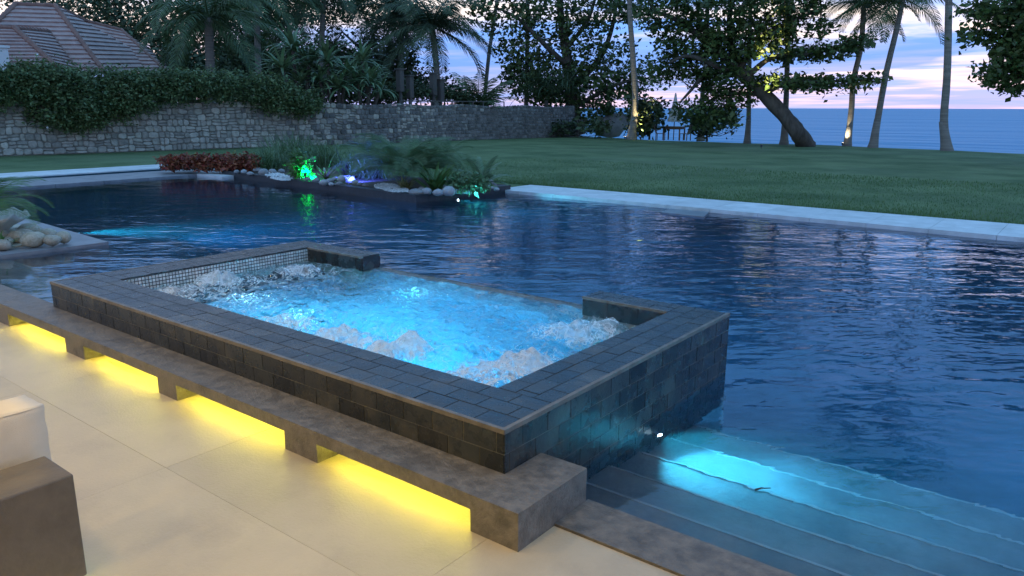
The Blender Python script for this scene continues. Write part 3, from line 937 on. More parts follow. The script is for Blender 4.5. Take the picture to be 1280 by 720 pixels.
ca = sw.data.attributes.new('foam', 'FLOAT', 'POINT'); ca.data.foreach_set('value', np.array(foam, np.float32))
tag(sw, kind='structure')

mb = MB()
for (p, r, hgt) in jets:
    for k in range(int(hgt * 900)):
        a_, q_ = random.uniform(0, 6.28), random.random() ** .6 * r * 1.25
        x, y = p[0] + q_ * math.cos(a_), p[1] + q_ * math.sin(a_)
        if not (WX0 + .03 < x < WX1 - .03 and WY0 + .03 < y < WY1 - .2):
            continue
        i_ = int((x - WX0) / (WX1 - WX0) * (nx_ - 1)); j_ = int((y - WY0) / (WY1 - WY0) * (ny_ - 1))
        z = V[j_ * nx_ + i_][2] + random.random() ** 2.5 * .07; r_ = random.uniform(.002, .0055)
        mb.add([(x + r_, y, z), (x - r_, y, z), (x, y + r_, z), (x, y - r_, z), (x, y, z + r_), (x, y, z - r_)],
               [(0, 2, 4), (2, 1, 4), (1, 3, 4), (3, 0, 4), (2, 0, 5), (1, 2, 5), (3, 1, 5), (0, 3, 5)])
tag(mb.build('spray', MAT['spray'], smooth=True), 'fine white spray thrown up by the spa jets', 'spray', kind='stuff')

# ------------------------------------------------------------------ lamps under water
def pool_lamp(name, label, loc, aim, col, power, lens, spot=110, group=None, r=0.045, blend=0.6, radius=0.03):
    loc = np.array(loc, float); aim = np.array(aim, float); d = aim / np.linalg.norm(aim)
    t_ = thing(name, label, 'lamp', loc - d * 0.03, group)
    ho = MB().tube([loc - d * 0.03, loc + d * 0.012], [r * 1.35, r * 1.25], 16).build('housing', MAT['steel'], t_)
    MB().tube([loc + d * 0.012, loc + d * 0.016], [r, r * .9], 16).build('lens', MAT[lens], ho)
    ld = bpy.data.lights.new('beam', 'SPOT'); ld.energy = power; ld.color = col
    ld.spot_size = R_(spot); ld.spot_blend = blend; ld.shadow_soft_size = radius
    lo = link(bpy.data.objects.new('beam', ld)); lo.parent = t_
    lo.location = d * 0.08
    lo.rotation_euler = Vector(d).to_track_quat('-Z', 'Y').to_euler()
    return t_


CY_ = (0.07, 0.69, 1.0)
pool_lamp('underwater_lamp', 'small bright underwater lamp on the dark spa wall beside the pool steps', (SX1 + .02, 4.42, -0.33), (1, -0.16, -0.07), CY_, 290, 'lens_white', 120, r=.024, blend=1.0)
pool_lamp('underwater_lamp', 'assumed underwater lamp on the wall that closes the far end of the pool steps', (4.9, 4.5, -0.30), (-1, -0.10, -0.06), CY_, 900, 'lens_white', 110, blend=1.0)  # assumed lamp out of view, added to spread more light over the steps
tag(MB().box((5.0, 3.0, BD), (5.25, 5.4, 0.012)).build('step_end_wall', MAT['slate']), kind='structure')  # assumed end wall out of view, carries the assumed lamp
pool_lamp('underwater_lamp', 'underwater lamp glowing off the end of the stone island with tan rocks', (-13.6, 5.50, -0.20), (0.55, 1, -0.10), (0.04, .6, 1.0), 1300, 'lens_dim', 74)
pool_lamp('underwater_lamp', 'bright underwater lamp on the end wall of the planted island', (-11.70, 12.95, -0.065), (1, 0.25, -0.10), CY_, 320, 'lens_white', 110, r=.022)
q = un(352, 382, .284)
pool_lamp('spa_lamp', 'underwater spa lamp near the mosaic end, sparkling through the bubbles', (q[0] - .12, q[1] + .30, -0.30), (0.10, -0.25, 1), CY_, 190, 'lens_white', 165, r=.032)
q = un(515, 352, .284)
pool_lamp('spa_lamp', 'underwater spa lamp glowing under the spilling edge of the spa', (q[0] - .05, SY1 - .20, -0.12), (0.25, -1, 0.45), (0.05, .75, 1.0), 190, 'lens_cyan', 165, r=.04)
pool_lamp('spa_lamp', 'added underwater lamp below the mosaic that brightens the foam at that end', (IX0 + .47, 4.25, -0.25), (1, -0.05, 0.45), CY_, 150, 'lens_white', 160)  # extra lamp, added to brighten the dark foam and basin at this end
pool_lamp('spa_lamp', 'added underwater spa lamp in the seat wall near the pool corner', (IX1 - 1.35, IY0 + .5, -0.30), (-0.2, 1, 0.1), CY_, 110, 'lens_white', 150)  # extra lamp, added to light the basin and foam from below
pool_lamp('underwater_lamp', 'added underwater lamp, hidden from view, on the pool side of the spa wall below the spilling edge', (-4.8, SY1 + .03, -0.45), (0.1, 1, -0.10), (.05, .62, 1.0), 230, 'lens_dim', 150)  # hidden lamp, added to turn the dark pool water bluer
pool_lamp('underwater_lamp', 'added underwater lamp, out of view, low on the riser of the pool steps', (2.4, 5.07, -0.85), (-0.35, 1, 0.02), (.05, .62, 1.0), 400, 'lens_dim', 150)  # unseen lamp, added to brighten the open pool water with blue light

# ------------------------------------------------------------------ low bench with yellow light under it
bn = thing('concrete_bench', 'long low concrete bench with yellow light glowing under its slab', 'bench', (-5.0, 2.62, 0))
BX0, BX1, BY0 = -11.6, -1.905, 2.49
GT = 0.118


def bev_box(name, a, b_, mat, parent, bev=0.006):
    o = MB().box(a, b_).build(name, mat, parent)
    md = o.modifiers.new('bevel', 'BEVEL'); md.width = bev; md.segments = 2
    return o


V2 = [(BX0, BY0), (BX1, BY0), (BX1, 3.07), (SX1 + .004, 3.07), (SX1 + .004, SY0 - .002), (SX0 - .004, SY0 - .002), (SX0 - .004, 2.80), (BX0, 2.80)]
MB().prism(V2, GT, BZ).build('slab', MAT['concrete'], bn)
feet = [(un(0, 402, plane=(1, BY0))[0] - .3, un(12, 410, plane=(1, BY0))[0]), (un(84, 446, plane=(1, BY0))[0], un(107, 456, plane=(1, BY0))[0]),
        (un(199, 495, plane=(1, BY0))[0], un(222, 506, plane=(1, BY0))[0]), (un(357, 567, plane=(1, BY0))[0], un(397, 581, plane=(1, BY0))[0])]
x = feet[0][0] - 1.9
feet.insert(0, (x, x + .3))
for (a, b_) in feet:
    MB().box((a, BY0 + .0008, 0.0), (b_, 2.755, GT + .02)).build('foot', MAT['concrete'], bn)
xe = un(588, 663, plane=(1, BY0))[0]
MB().box((xe, BY0 + .0008, 0.0), (BX1 - .0008, 2.784, GT + .02)).build('foot', MAT['concrete'], bn)
MB().box((SX1 + .005, 2.784, -0.40), (BX1 - .0008, 3.0692, GT + .02)).build('end_block', MAT['concrete'], bn)
MB().box((BX0, 2.756, -.01), (SX1, 2.80, GT - .001)).build('back_panel', MAT['concrete'], bn)
ends = [f for f in feet] + [(xe, BX1)]
for i in range(len(ends) - 1):
    MB().box((ends[i][1] + .03, 2.60, GT - .012), (ends[i + 1][0] - .03, 2.615, GT - .002)).build('light_strip', MAT['led_yellow'], bn)

# ------------------------------------------------------------------ sofa at the lower left
sf = thing('built_in_sofa', 'dark concrete sofa block with light glowing beneath it, under the cream cushion', 'sofa', (-3.3, 0.2, 0))
bev_box('back_block', (-3.44, -1.6, 0.075), (-3.16, 1.14, 0.54), MAT['sofa_concrete'], sf, 0.008)
bev_box('seat_block', (-4.30, -1.6, 0.075), (-3.441, 1.03, 0.38), MAT['sofa_concrete'], sf, 0.008)
bev_box('plinth', (-4.1, -1.5, 0.0), (-3.36, 0.92, 0.0749), MAT['sofa_concrete'], sf, 0.004)
MB().box((-3.225, -1.5, 0.062), (-3.205, 1.10, 0.0745)).build('light_strip', MAT['led_yellow'], sf)


def cushion(name, label, a, b_, puff):
    a = np.array(a); b_ = np.array(b_); c = (a + b_) / 2; h_ = (b_ - a) / 2
    k = 12
    V = []; F = []
    for ax in range(3):
        for sgn in (-1, 1):
            u_, v_ = (ax + 1) % 3, (ax + 2) % 3
            n0 = len(V)
            for i in range(k + 1):
                for j in range(k + 1):
                    p = np.zeros(3); p[ax] = sgn; p[u_] = -1 + 2 * i / k; p[v_] = -1 + 2 * j / k
                    q = p.copy()
                    for d in range(3):
                        e = [x for x in range(3) if x != d]
                        q[d] = p[d] * (1 + puff / h_[d] * (1 - p[e[0]] ** 4) * (1 - p[e[1]] ** 4) * 0.5)
                    w = 0.004 * mnoise.noise(tuple((c + q * h_) * 14))
                    V.append(c + q * h_ * 0.97 + w)
            for i in range(k):
                for j in range(k):
                    f = (n0 + i * (k + 1) + j, n0 + (i + 1) * (k + 1) + j, n0 + (i + 1) * (k + 1) + j + 1, n0 + i * (k + 1) + j + 1)
                    F.append(f if sgn > 0 else f[::-1])
    t_ = thing(name, label, 'cushion', (c[0], c[1], a[2]))
    o = obj('cover', V, F, MAT['cushion'], t_, smooth=True)
    md = o.modifiers.new('weld', 'WELD'); md.merge_threshold = 0.002
    # piping along the upper front edge
    MB().tube([(b_[0] - .002, a[1] + .03 + (b_[1] - a[1] - .05) * i / 12, b_[2] - .006 + .004 * math.sin(i)) for i in range(13)], 0.004, 6).build('seam', MAT['cushion'], t_, smooth=True)
    return t_


cushion('sofa_cushion', 'cream fabric cushion leaning behind the dark concrete sofa block', (-3.74, 0.10, 0.382), (-3.53, 1.21, 0.735), 0.03)

# ------------------------------------------------------------------ stones
def rock_mesh(seed, mat, flat=0.6, rough=0.18):
    r = random.Random(seed)
    import bmesh
    bm = bmesh.new(); bmesh.ops.create_icosphere(bm, subdivisions=2, radius=1.0)
    ax = Vector((r.uniform(.8, 1.2), r.uniform(.65, 1.0), flat * r.uniform(.8, 1.15)))
    for v in bm.verts:
        n_ = mnoise.noise(v.co * 1.1 + Vector((seed * 3.7, 0, 0))) * rough + mnoise.noise(v.co * 2.3 + Vector((0, seed * 1.9, 0))) * rough * .35
        v.co = Vector((v.co.x * ax.x, v.co.y * ax.y, v.co.z * ax.z)) * (1 + n_)
    me = bpy.data.meshes.new('rock'); bm.to_mesh(me); bm.free()
    me.polygons.foreach_set('use_smooth', np.ones(len(me.polygons), bool))
    me.materials.append(mat)
    zs_ = min(v.co.z for v in me.vertices)
    for v in me.vertices:
        v.co.z -= zs_ * 0.86
    return me


river = [rock_mesh(i, MAT['river_rock']) for i in range(6)]
tan = [rock_mesh(20 + i, MAT['tan_rock'], 0.7) for i in range(6)]


def rock(name, lib, px, py, wpx, z, label, group, depth_px=None):
    """a stone whose foot stands at the pixel, wpx pixels wide"""
    p = un(px, py, z)
    dist = np.linalg.norm(p - CAM)
    s_ = wpx * dist / FPX / 2.0
    o = dataobj(name, random.choice(lib), p, (0, 0, random.uniform(0, 6.28)), (s_, s_, s_ * random.uniform(.85, 1.1)))
    o.location.z = z - 0.01
    return tag(o, label, 'stone', group)


# ------------------------------------------------------------------ stone island at the left, with tan rocks
tag(MB().prism([(-20, 2.9), (-12.0, 3.75), (-11.95, 5.25), (-20, 5.75)], BD, -0.015).build('island_edging', MAT['coping_grey']), kind='structure')
tag(MB().prism([(-19.5, 2.95), (-12.35, 3.72), (-12.7, 4.95), (-19.5, 5.2)], -0.0149, 0.012).build('island_bed', MAT['sand']), kind='structure')
for (px, py, w) in ((10, 306, 18), (22, 303, 18), (42, 307, 22), (66, 306, 18), (80, 303, 19), (60, 297, 21), (47, 292, 12), (30, 300, 20), (38, 296, 20), (14, 299, 18), (3, 311, 16),
                    (52, 301, 12), (26, 294, 20), (0, 303, 20), (8, 292, 24)):
    rock('tan_rock', tan, px, py, w, 0.012, 'rounded tan stone heaped on the paved island beside the shallow shelf', 'tan stones on the paved island')
# pale shell-like bowl, seen edge on behind the tan stones
bp_ = un(-8, 302, 0.0)
V = []; F = []
k = 22
prof = [(0.10, 0.0), (0.16, 0.10), (0.30, 0.24), (0.44, 0.33), (0.52, 0.40), (0.49, 0.41), (0.38, 0.33), (0.15, 0.27), (0.0, 0.26)]
for (r, z) in prof:
    for j in range(k):
        a = 2 * math.pi * j / k
        w = 1 + 0.10 * math.cos(7 * a) * (r / .5) ** 2
        V.append((bp_[0] + r * w * math.cos(a) * 1.25, bp_[1] + r * w * math.sin(a) * .9, 0.012 + z + 0.05 * (r / .5) ** 2 * math.sin(a * 7)))
for i in range(len(prof) - 1):
    for j in range(k):
        F.append((i * k + j, i * k + (j + 1) % k, (i + 1) * k + (j + 1) % k, (i + 1) * k + j))
tag(obj('stone_bowl', V, F, MAT['shell'], smooth=True), 'pale scalloped stone bowl among the tan rocks, under the drooping fronds', 'bowl')

# ------------------------------------------------------------------ leaves
def leaf_arrays(P, D, Nn, Ls, Ws, fold=0.12):
    """rhombic leaves: P base points, D directions, Nn normals, lengths, widths"""
    S_ = np.cross(D, Nn); S_ /= np.linalg.norm(S_, axis=1, keepdims=True) + 1e-9
    U_ = np.cross(S_, D)
    L_ = Ls[:, None]; W_ = Ws[:, None]
    a = P; b_ = P + D * L_ * .5 + S_ * W_ * .5 + U_ * W_ * fold; c = P + D * L_ - U_ * L_ * .08; d = P + D * L_ * .5 - S_ * W_ * .5 + U_ * W_ * fold
    V = np.stack([a, b_, c, d], 1).reshape(-1, 3)
    i = np.arange(len(P))[:, None] * 4
    F = np.concatenate([i + np.array([[0, 1, 2]]), i + np.array([[0, 2, 3]])], 1).reshape(-1, 3)
    return V, F


def unit_v(n):
    v = rng.normal(size=(n, 3)); return v / np.linalg.norm(v, axis=1, keepdims=True)


def clump_points(center, radii, nclump, per, spread, shell=0.55):
    """leaf positions gathered in clumps inside an ellipsoid, more of them towards its skin"""
    u = unit_v(nclump) * (shell + (1 - shell) * rng.random((nclump, 1))) ** 1.0
    cc = np.asarray(center) + u * np.asarray(radii)
    P = np.repeat(cc, per, 0) + rng.normal(size=(nclump * per, 3)) * spread
    return P


def leaves_obj(name, P, size, mat, parent=None, up=0.5, wr=0.55, droop=0.0, jitter=0.35):
    n = len(P)
    D = unit_v(n); D[:, 2] = D[:, 2] * 0.6 - droop; D /= np.linalg.norm(D, axis=1, keepdims=True)
    Nn = unit_v(n) * (1 - up) + np.array([0, 0, up]); Nn /= np.linalg.norm(Nn, axis=1, keepdims=True)
    Ls = size * (1 + jitter * rng.normal(size=n)).clip(0.4, 1.8)
    V, F = leaf_arrays(P, D, Nn, Ls, Ls * wr)
    return obj(name, V, F, mat, parent)


def blob(px, py, rx, ry, dist, depth=None):
    c = at(px, py, dist); s_ = np.linalg.norm(c - CAM) / FPX
    # radii: across the view, in depth, up
    d = np.array([c[0], c[1]]) / math.hypot(c[0], c[1])
    return c, rx * s_, ry * s_, (depth if depth else rx * s_ * .8), d


def blob_points(b_, nclump, per, spread, shell=.5):
    c, ra, rz_, rd, d = b_
    P = clump_points((0, 0, 0), (1, 1, 1), nclump, per, 0.0, shell)
    a = np.array([d[1], -d[0], 0]); dd = np.array([d[0], d[1], 0])
    Q = c + P[:, :1] * ra * a + P[:, 1:2] * rd * dd + P[:, 2:] * rz_ * np.array([0, 0, 1])
    return Q + rng.normal(size=Q.shape) * spread


def limb(mb_, pts, r0, r1, k=8, wob=0.12, sub=4):
    """a smooth tapering limb through the points"""
    pts = [np.asarray(p, float) for p in pts]
    out_ = []
    n = len(pts)
    for i in range(n - 1):
        p0, p1, p2, p3 = pts[max(i - 1, 0)], pts[i], pts[i + 1], pts[min(i + 2, n - 1)]
        for s_ in range(sub):
            t_ = s_ / sub
            out_.append(0.5 * ((2 * p1) + (-p0 + p2) * t_ + (2 * p0 - 5 * p1 + 4 * p2 - p3) * t_ ** 2 + (-p0 + 3 * p1 - 3 * p2 + p3) * t_ ** 3))
    out_.append(pts[-1])
    m_ = len(out_)
    mb_.tube(out_, [r0 + (r1 - r0) * (i / (m_ - 1)) ** 0.8 for i in range(m_)], k, wob=wob)
    return out_


def twigs(mb_, P, roots, n, r=0.03):
    """thin branches from the limbs into the crown"""
    idx = rng.choice(len(P), n, replace=False)
    R0 = np.array(roots)
    for i in idx:
        p = P[i]; q = R0[np.argmin(np.linalg.norm(R0 - p, axis=1))]
        if np.linalg.norm(p - q) < 0.3:
            continue
        mid = (p + q) / 2 + np.array([0, 0, -0.08 * np.linalg.norm(p - q)]) + rng.normal(size=3) * .1
        mb_.tube([q, mid, p], [r, r * .6, r * .3], 4, cap=False)


# frond of a feather palm, along +X, base at the origin
def frond_mesh(name, length, n, leaf, width, el0, droop, mat, seed, hang=0.5, vee=0.5, stem=0.02):
    r = random.Random(seed); mb_ = MB()
    p = np.zeros(3); e = el0; pts = [p.copy()]; dirs = []
    seg = n
    for i in range(seg):
        t_ = i / seg
        d = np.array([math.cos(e), 0.05 * math.sin(t_ * 3 + seed), math.sin(e)])
        dirs.append(d); p = p + d * length / seg; pts.append(p.copy()); e -= droop / seg * (0.4 + 1.3 * t_)
    mb_.tube(pts[::3] + [pts[-1]], [stem * (1 - .85 * i / (len(pts[::3]))) for i in range(len(pts[::3]) + 1)], 5)
    for i in range(3, seg):
        t_ = i / seg
        ll = leaf * (math.sin(math.pi * min(1, 0.18 + t_ * .80)) ** .7 + .12)
        d = dirs[i]
        for s_ in (-1, 1):
            side = np.array([0.45 + .3 * t_, s_ * 1.0, 0])
            v = side / np.linalg.norm(side); up = np.cross(d, np.array([0, 1, 0])) * -1
            v = v + np.array([0, 0, vee * .5]) - np.array([0, 0, hang * (.4 + r.random() * .5)])
            v = d * .35 + v; v /= np.linalg.norm(v)
            q0 = pts[i]; q1 = q0 + v * ll * .55; v2 = v + np.array([0, 0, -hang * .7]); v2 /= np.linalg.norm(v2)
            q2 = q1 + v2 * ll * .45
            w = d * width * .5
            mb_.add([q0 - w * .5, q0 + w * .5, q1 + w, q1 - w, q2], [(0, 1, 2, 3), (3, 2, 4)])
    return mesh(name, mb_.V, mb_.F, mat)


fr_coco = [frond_mesh('frond', 4.2, 40, 1.0, 0.075, e, dr, MAT['leaf_palm'], k_, .75, .4, .05) for k_, (e, dr) in enumerate(((0.95, 1.9), (0.55, 1.7), (0.15, 1.4), (-0.3, 1.1)))]
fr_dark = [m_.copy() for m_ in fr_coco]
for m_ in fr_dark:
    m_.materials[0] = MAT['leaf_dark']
fr_fine = [frond_mesh('frond', 1.35, 48, 0.34, 0.014, e, dr, MAT['leaf_fern'], 10 + k_, .25, .6, .009) for k_, (e, dr) in enumerate(((1.15, 1.5), (0.8, 1.7), (0.4, 1.2)))]
fr_cycad = [frond_mesh('frond', 0.9, 26, 0.16, 0.030, e, dr, MAT['leaf_strap'], 20 + k_, .1, .6, .01) for k_, (e, dr) in enumerate(((1.25, 1.0), (0.8, 1.1), (0.45, .9)))]
fr_near = [frond_mesh('frond', 1.6, 46, 0.36, 0.016, e, dr, MAT['leaf_bright'], 30 + k_, .3, .6, .012) for k_, (e, dr) in enumerate(((1.1, 1.6), (0.7, 1.7), (0.3, 1.2)))]


def palm(name, label, cat, foot, pts, r0, r1, fronds, nf, scale, group=None, bark='palm_bark', tilt=0.25, trunk=True, top=None, skirt=False):
    t_ = thing(name, label, cat, foot, group)
    if trunk:
        tb = MB(); path = limb(tb, [foot] + list(pts), r0, r1, 10, .05, 6)
        # swollen foot
        f0 = np.asarray(foot, float); dr = (path[3] - path[0]) / np.linalg.norm(path[3] - path[0])
        tb.tube([f0 - dr * .15, f0 + dr * .1, f0 + dr * .35, f0 + dr * .75, f0 + dr * 1.5], [r0 * 1.7, r0 * 1.5, r0 * 1.25, r0 * 1.08, r0 * .9], 10, wob=.06)
        tb.build('trunk', MAT[bark], t_, smooth=True)
        top = path[-1]
    for i in range(nf):
        az = i * 2.399 + random.uniform(-.25, .25)
        lvl = min(len(fronds) - 1, int(i * len(fronds) / nf))
        s_ = scale * random.uniform(.85, 1.12)
        dataobj('frond', fronds[lvl], top, (random.uniform(-.3, .3), random.uniform(-.12, .12), az), (s_, s_, s_), t_)
    if skirt:
        for i in range(5):
            dataobj('dead_frond', skirt[3], top, (0, random.uniform(.5, .9), i * 1.3), (scale * .7,) * 3, t_)
    return t_


# ------------------------------------------------------------------ rubble stone wall behind the lawn
WA = np.array([-37.2, 6.5]); WB = np.array([-30.4, 46.0])
WL = np.linalg.norm(WB - WA); WU = (WB - WA) / WL; WN = np.array([WU[1], -WU[0]])   # WN points to the lawn


def wall_h(u):
    return 2.30 - 0.2 * u / WL + 0.05 * math.sin(u * 1.3)


def wpt(u, v, d):
    q = WA + WU * u + WN * d
    return (q[0], q[1], v)


def on_wall(px, py, off=0.0):
    d = RM @ np.array([px - CX, py - CY, FPX])
    a = WA + WN * off
    t_ = (np.dot(a - CAM[:2], WN)) / np.dot(d[:2], WN)
    return CAM + d * t_


sw_ = thing('stone_wall', 'long grey rubble stone wall between the lawn and the trees', 'wall', (*((WA + WB) / 2), -0.02))
core = MB()
core.add([wpt(0, -.1, 0), wpt(WL, -.1, 0), wpt(WL, -.1, -.45), wpt(0, -.1, -.45), wpt(0, 2.26, 0), wpt(WL, 2.04, 0), wpt(WL, 2.04, -.45), wpt(0, 2.26, -.45)],
         [(3, 2, 1, 0), (4, 5, 6, 7), (0, 1, 5, 4), (1, 2, 6, 5), (2, 3, 7, 6), (3, 0, 4, 7)])
core.build('mortar_core', MAT['mortar'], sw_)


def stone_geo(poly, depth, r):
    """poly: corner points (u, v) anticlockwise -> a stone with cut corners and a rounded face"""
    n_ = len(poly); pts = []
    c = np.mean(poly, 0)
    for i in range(n_):
        a, b_, d_ = poly[i - 1], poly[i], poly[(i + 1) % n_]
        k1, k2 = r.uniform(.12, .32), r.uniform(.12, .32)
        pts += [b_ + (a - b_) * k1, b_ + (d_ - b_) * k2]
    pts = [c + (p - c) * r.uniform(.94, 1.0) for p in pts]
    m_ = len(pts)
    V_ = [wpt(p[0], p[1], -0.02) for p in pts] + [wpt(p[0], p[1], depth * .55) for p in pts] + \
         [wpt(*(c + (p - c) * .78), depth * r.uniform(.85, 1.15)) for p in pts]
    F_ = [(i, (i + 1) % m_, m_ + (i + 1) % m_, m_ + i) for i in range(m_)]
    F_ += [(m_ + i, m_ + (i + 1) % m_, 2 * m_ + (i + 1) % m_, 2 * m_ + i) for i in range(m_)]
    F_.append(tuple(range(2 * m_, 3 * m_)))
    return V_, F_


def courses(u0, u1, hgt, wmin, wmax, jit, depth, r):
    nc = int(round(2.12 / hgt))
    res = []

    def bd(k_, u):
        top = wall_h(u)
        f = k_ / nc
        w = 0 if k_ in (0,) else jit * (mnoise.noise((u * 1.9, k_ * 5.3, 0)) + .5 * mnoise.noise((u * 4.3, k_ * 3.1, 4)))
        return f * top + w * (0.4 if k_ == nc else 1)
    for k_ in range(nc):
        u = u0
        while u < u1 - 0.05:
            w = r.uniform(wmin, wmax); un_ = min(u + w, u1)
            g_ = 0.009
            sk0, sk1 = r.uniform(-.04, .04), r.uniform(-.04, .04)
            poly = [np.array([u + g_, bd(k_, u) + g_]), np.array([un_ - g_, bd(k_, un_) + g_]),
                    np.array([un_ - g_ + sk1 * .5, bd(k_ + 1, un_) - g_]), np.array([u + g_ + sk0 * .5, bd(k_ + 1, u) - g_])]
            if r.random() < .45 and un_ - u > .3:      # a pair of small stones in one bed
                m0 = r.uniform(.4, .6)
                a_, b_, c_, d_ = poly
                l_, rr = a_ + (d_ - a_) * m0, b_ + (c_ - b_) * m0
                res.append((poly[:2] + [rr - (0, g_), l_ - (0, g_)], r.uniform(*depth)))
                res.append(([l_ + (0, g_), rr + (0, g_)] + poly[2:], r.uniform(*depth)))
            else:
                res.append((poly, r.uniform(*depth)))
            u = un_
    return res


rr_ = random.Random(5)
st_list = courses(0.0, 25.2, 0.26, 0.18, 0.46, 0.08, (.03, .085), rr_)
# the 300 that show largest: nearest ones inside the frame and clear of the hedge
def seen(poly):
    c = np.mean(poly, 0); q = np.array(wpt(c[0], c[1], 0.05))
    v = RM.T @ (q - CAM); px = CX + FPX * v[0] / v[2]; py = CY + FPX * v[1] / v[2]
    area = (poly[1][0] - poly[0][0]) * (poly[3][1] - poly[0][1])
    hid = py < 128 + (30 if px < 200 else 0) - (0 if px < 160 else 12)
    return -1 if (px < -5 or hid) else area / v[2] ** 2
sc_ = sorted(range(len(st_list)), key=lambda i: -seen(st_list[i][0]))
big = set(sc_[:300])
rest = MB(); dark = MB()
for i, (poly, dp) in enumerate(st_list):
    V_, F_ = stone_geo(poly, dp, rr_)
    if rr_.random() < (poly[0][0] - 15.5) / 11:
        dark.add(V_, F_)
    elif i in big:
        obj('stone', V_, F_, MAT['wall_stone'], sw_)
    else:
        rest.add(V_, F_)
tag(rest.build('more_stones', MAT['wall_stone_i'], sw_), kind='stuff')
rest = dark; pale = MB()
for (poly, dp) in courses(25.2, WL, 0.19, 0.14, 0.36, 0.05, (.02, .06), rr_):
    V_, F_ = stone_geo(poly, dp, rr_); (pale if rr_.random() < .5 - (poly[0][0] - 25) / 14 else rest).add(V_, F_)
tag(pale.build('pale_small_stones', MAT['wall_stone_i'], sw_), kind='stuff')
ws_ = tag(rest.build('weathered_stones', MAT['wall_weathered'], sw_), kind='stuff')
ws_['label'] = 'darker weathered stretch of small stones'
# end face towards the trees
V_ = [wpt(WL + .02, -.1, .05), wpt(WL + .02, -.1, -.45), wpt(WL + .02, 2.06, -.45), wpt(WL + .02, 2.06, .05)]
obj('end_face', V_, [(0, 1, 2, 3)], MAT['wall_weathered'], sw_)
# ground behind the wall, a little higher than the lawn
B1 = WA - WN * .40 - WU * 20; B2 = WB - WN * .40 + WU * 1
tag(MB().prism([B1, B2, B2 - WN * 70, B1 - WN * 70][::-1], -0.2, 0.9).build('upper_ground', MAT['soil']), kind='structure')

# low rail and four capped posts on the wall
rl = thing('low_rail', 'low dark rail on short posts along the top of the stone wall', 'rail', on_wall(570, 130, -.2))
ra = [on_wall(500 + 13 * i, 126, -.2) for i in range(11)]
for i in range(10):
    a, b_ = ra[i].copy(), ra[i + 1].copy(); a[2] = b_[2] = 2.36
    MB().tube([a, b_], 0.035, 6).build('rail', MAT['wood_grey'], rl)
for a in ra:
    MB().tube([(a[0], a[1], 1.95), (a[0], a[1], 2.36)], 0.04, 6).build('post', MAT['wood_grey'], rl)
for (px, py, w, lab) in ((501, 86, .21, 'grey post with overhanging cap beside the long strap-leaf plants, tallest of four above the wall'), (513, 94, .21, 'grey capped post standing next to the tallest of the four posts'),
                         (542, 91, .21, 'grey capped post against the palm trunk above the wall'), (551, 99, .21, 'shortest grey capped post, right beside the palm trunk above the wall')):
    b0 = on_wall(px, 130, -1.0); tp = on_wall(px, py, -1.0)
    t_ = thing('capped_post', lab, 'post', (b0[0], b0[1], 0.9), 'capped posts above the wall')
    MB().box((b0[0] - w * .8, b0[1] - w * .8, tp[2] - 1.3), (b0[0] + w * .8, b0[1] + w * .8, tp[2] - .06)).build('box', MAT['wood_grey'], t_)
    MB().box((b0[0] - w * .35, b0[1] - w * .35, .85), (b0[0] + w * .35, b0[1] + w * .35, tp[2] - 1.3)).build('shaft', MAT['wood_grey'], t_)
    MB().box((b0[0] - w * 1.1, b0[1] - w * 1.1, tp[2] - .06), (b0[0] + w * 1.1, b0[1] + w * 1.1, tp[2] + .02)).build('cap', MAT['wood_grey'], t_)

# ------------------------------------------------------------------ house beyond the wall
hs = thing('tiled_house', 'house with a hipped pinkish tiled roof rising behind the clipped hedge', 'house', at(60, 100, 52) * (1, 1, 0) + (0, 0, .9))


def roof_face(eL, eR, tL, tR, K, name='roof_slope'):
    eL, eR, tL, tR = [np.asarray(p, float) for p in (eL, eR, tL, tR)]
    nrm = np.cross(eR - eL, (tL + tR) / 2 - eL); nrm /= np.linalg.norm(nrm)
    if nrm[2] < 0:
        nrm = -nrm
    mb_ = MB()
    for k_ in range(K):
        t0, t1 = k_ / K, (k_ + 1.06) / K
        a0, b0 = eL + (tL - eL) * t0, eR + (tR - eR) * t0
        a1, b1 = eL + (tL - eL) * min(t1, 1), eR + (tR - eR) * min(t1, 1)
        lift = nrm * 0.09
        mb_.add([a0, b0, a0 + lift, b0 + lift, b1, a1], [(0, 1, 3, 2), (2, 3, 4, 5)])
    return mb_.build(name, MAT['roof_tile'], hs)


def hip(a, b_, r=.16):
    a = np.asarray(a); b_ = np.asarray(b_); n_ = max(3, int(np.linalg.norm(b_ - a) / .45)); mb_ = MB()
    for i in range(n_):
        mb_.tube([a + (b_ - a) * i / n_ + (0, 0, .06), a + (b_ - a) * (i + 1.1) / n_ + (0, 0, .02)], [r, r * .8], 7)
    mb_.build('hip_cap', MAT['hip_cap'], hs)


RA, RB = at(20, 6, 54), at(69, 8, 54)
E0, E1, E2 = at(-70, 93, 48), at(131, 92, 48), at(212, 88, 62)
roof_face(E0, E1, RA, RB, 15); roof_face(E1, E2, RB, RB + (E2 - E1) * .02, 15)
roof_face(at(-60, 93, 60), E0, RA, RA, 12)
R2a, R2b = at(108, 27, 61), at(152, 38, 61)
roof_face(at(95, 92, 56), at(208, 90, 56), R2a, R2b, 12)
roof_face(at(208, 90, 56), at(225, 90, 66), R2b, R2b, 12)
hip(RB, E1); hip(RA, RB, .14); hip(RA, E0); hip(R2a, R2b, .12); hip(RB, R2a, .12); hip(R2b, at(208, 90, 56), .12)
L0, L1, L2 = at(-60, 34, 46), at(18, 36, 46), at(62, 40, 50.5)
F0, F1, F2 = at(-80, 84, 43), at(68, 82, 43.5), at(98, 90, 47.8)
roof_face(F0, F1, L0, L1, 11); roof_face(F1, F2, L1, L2, 11)
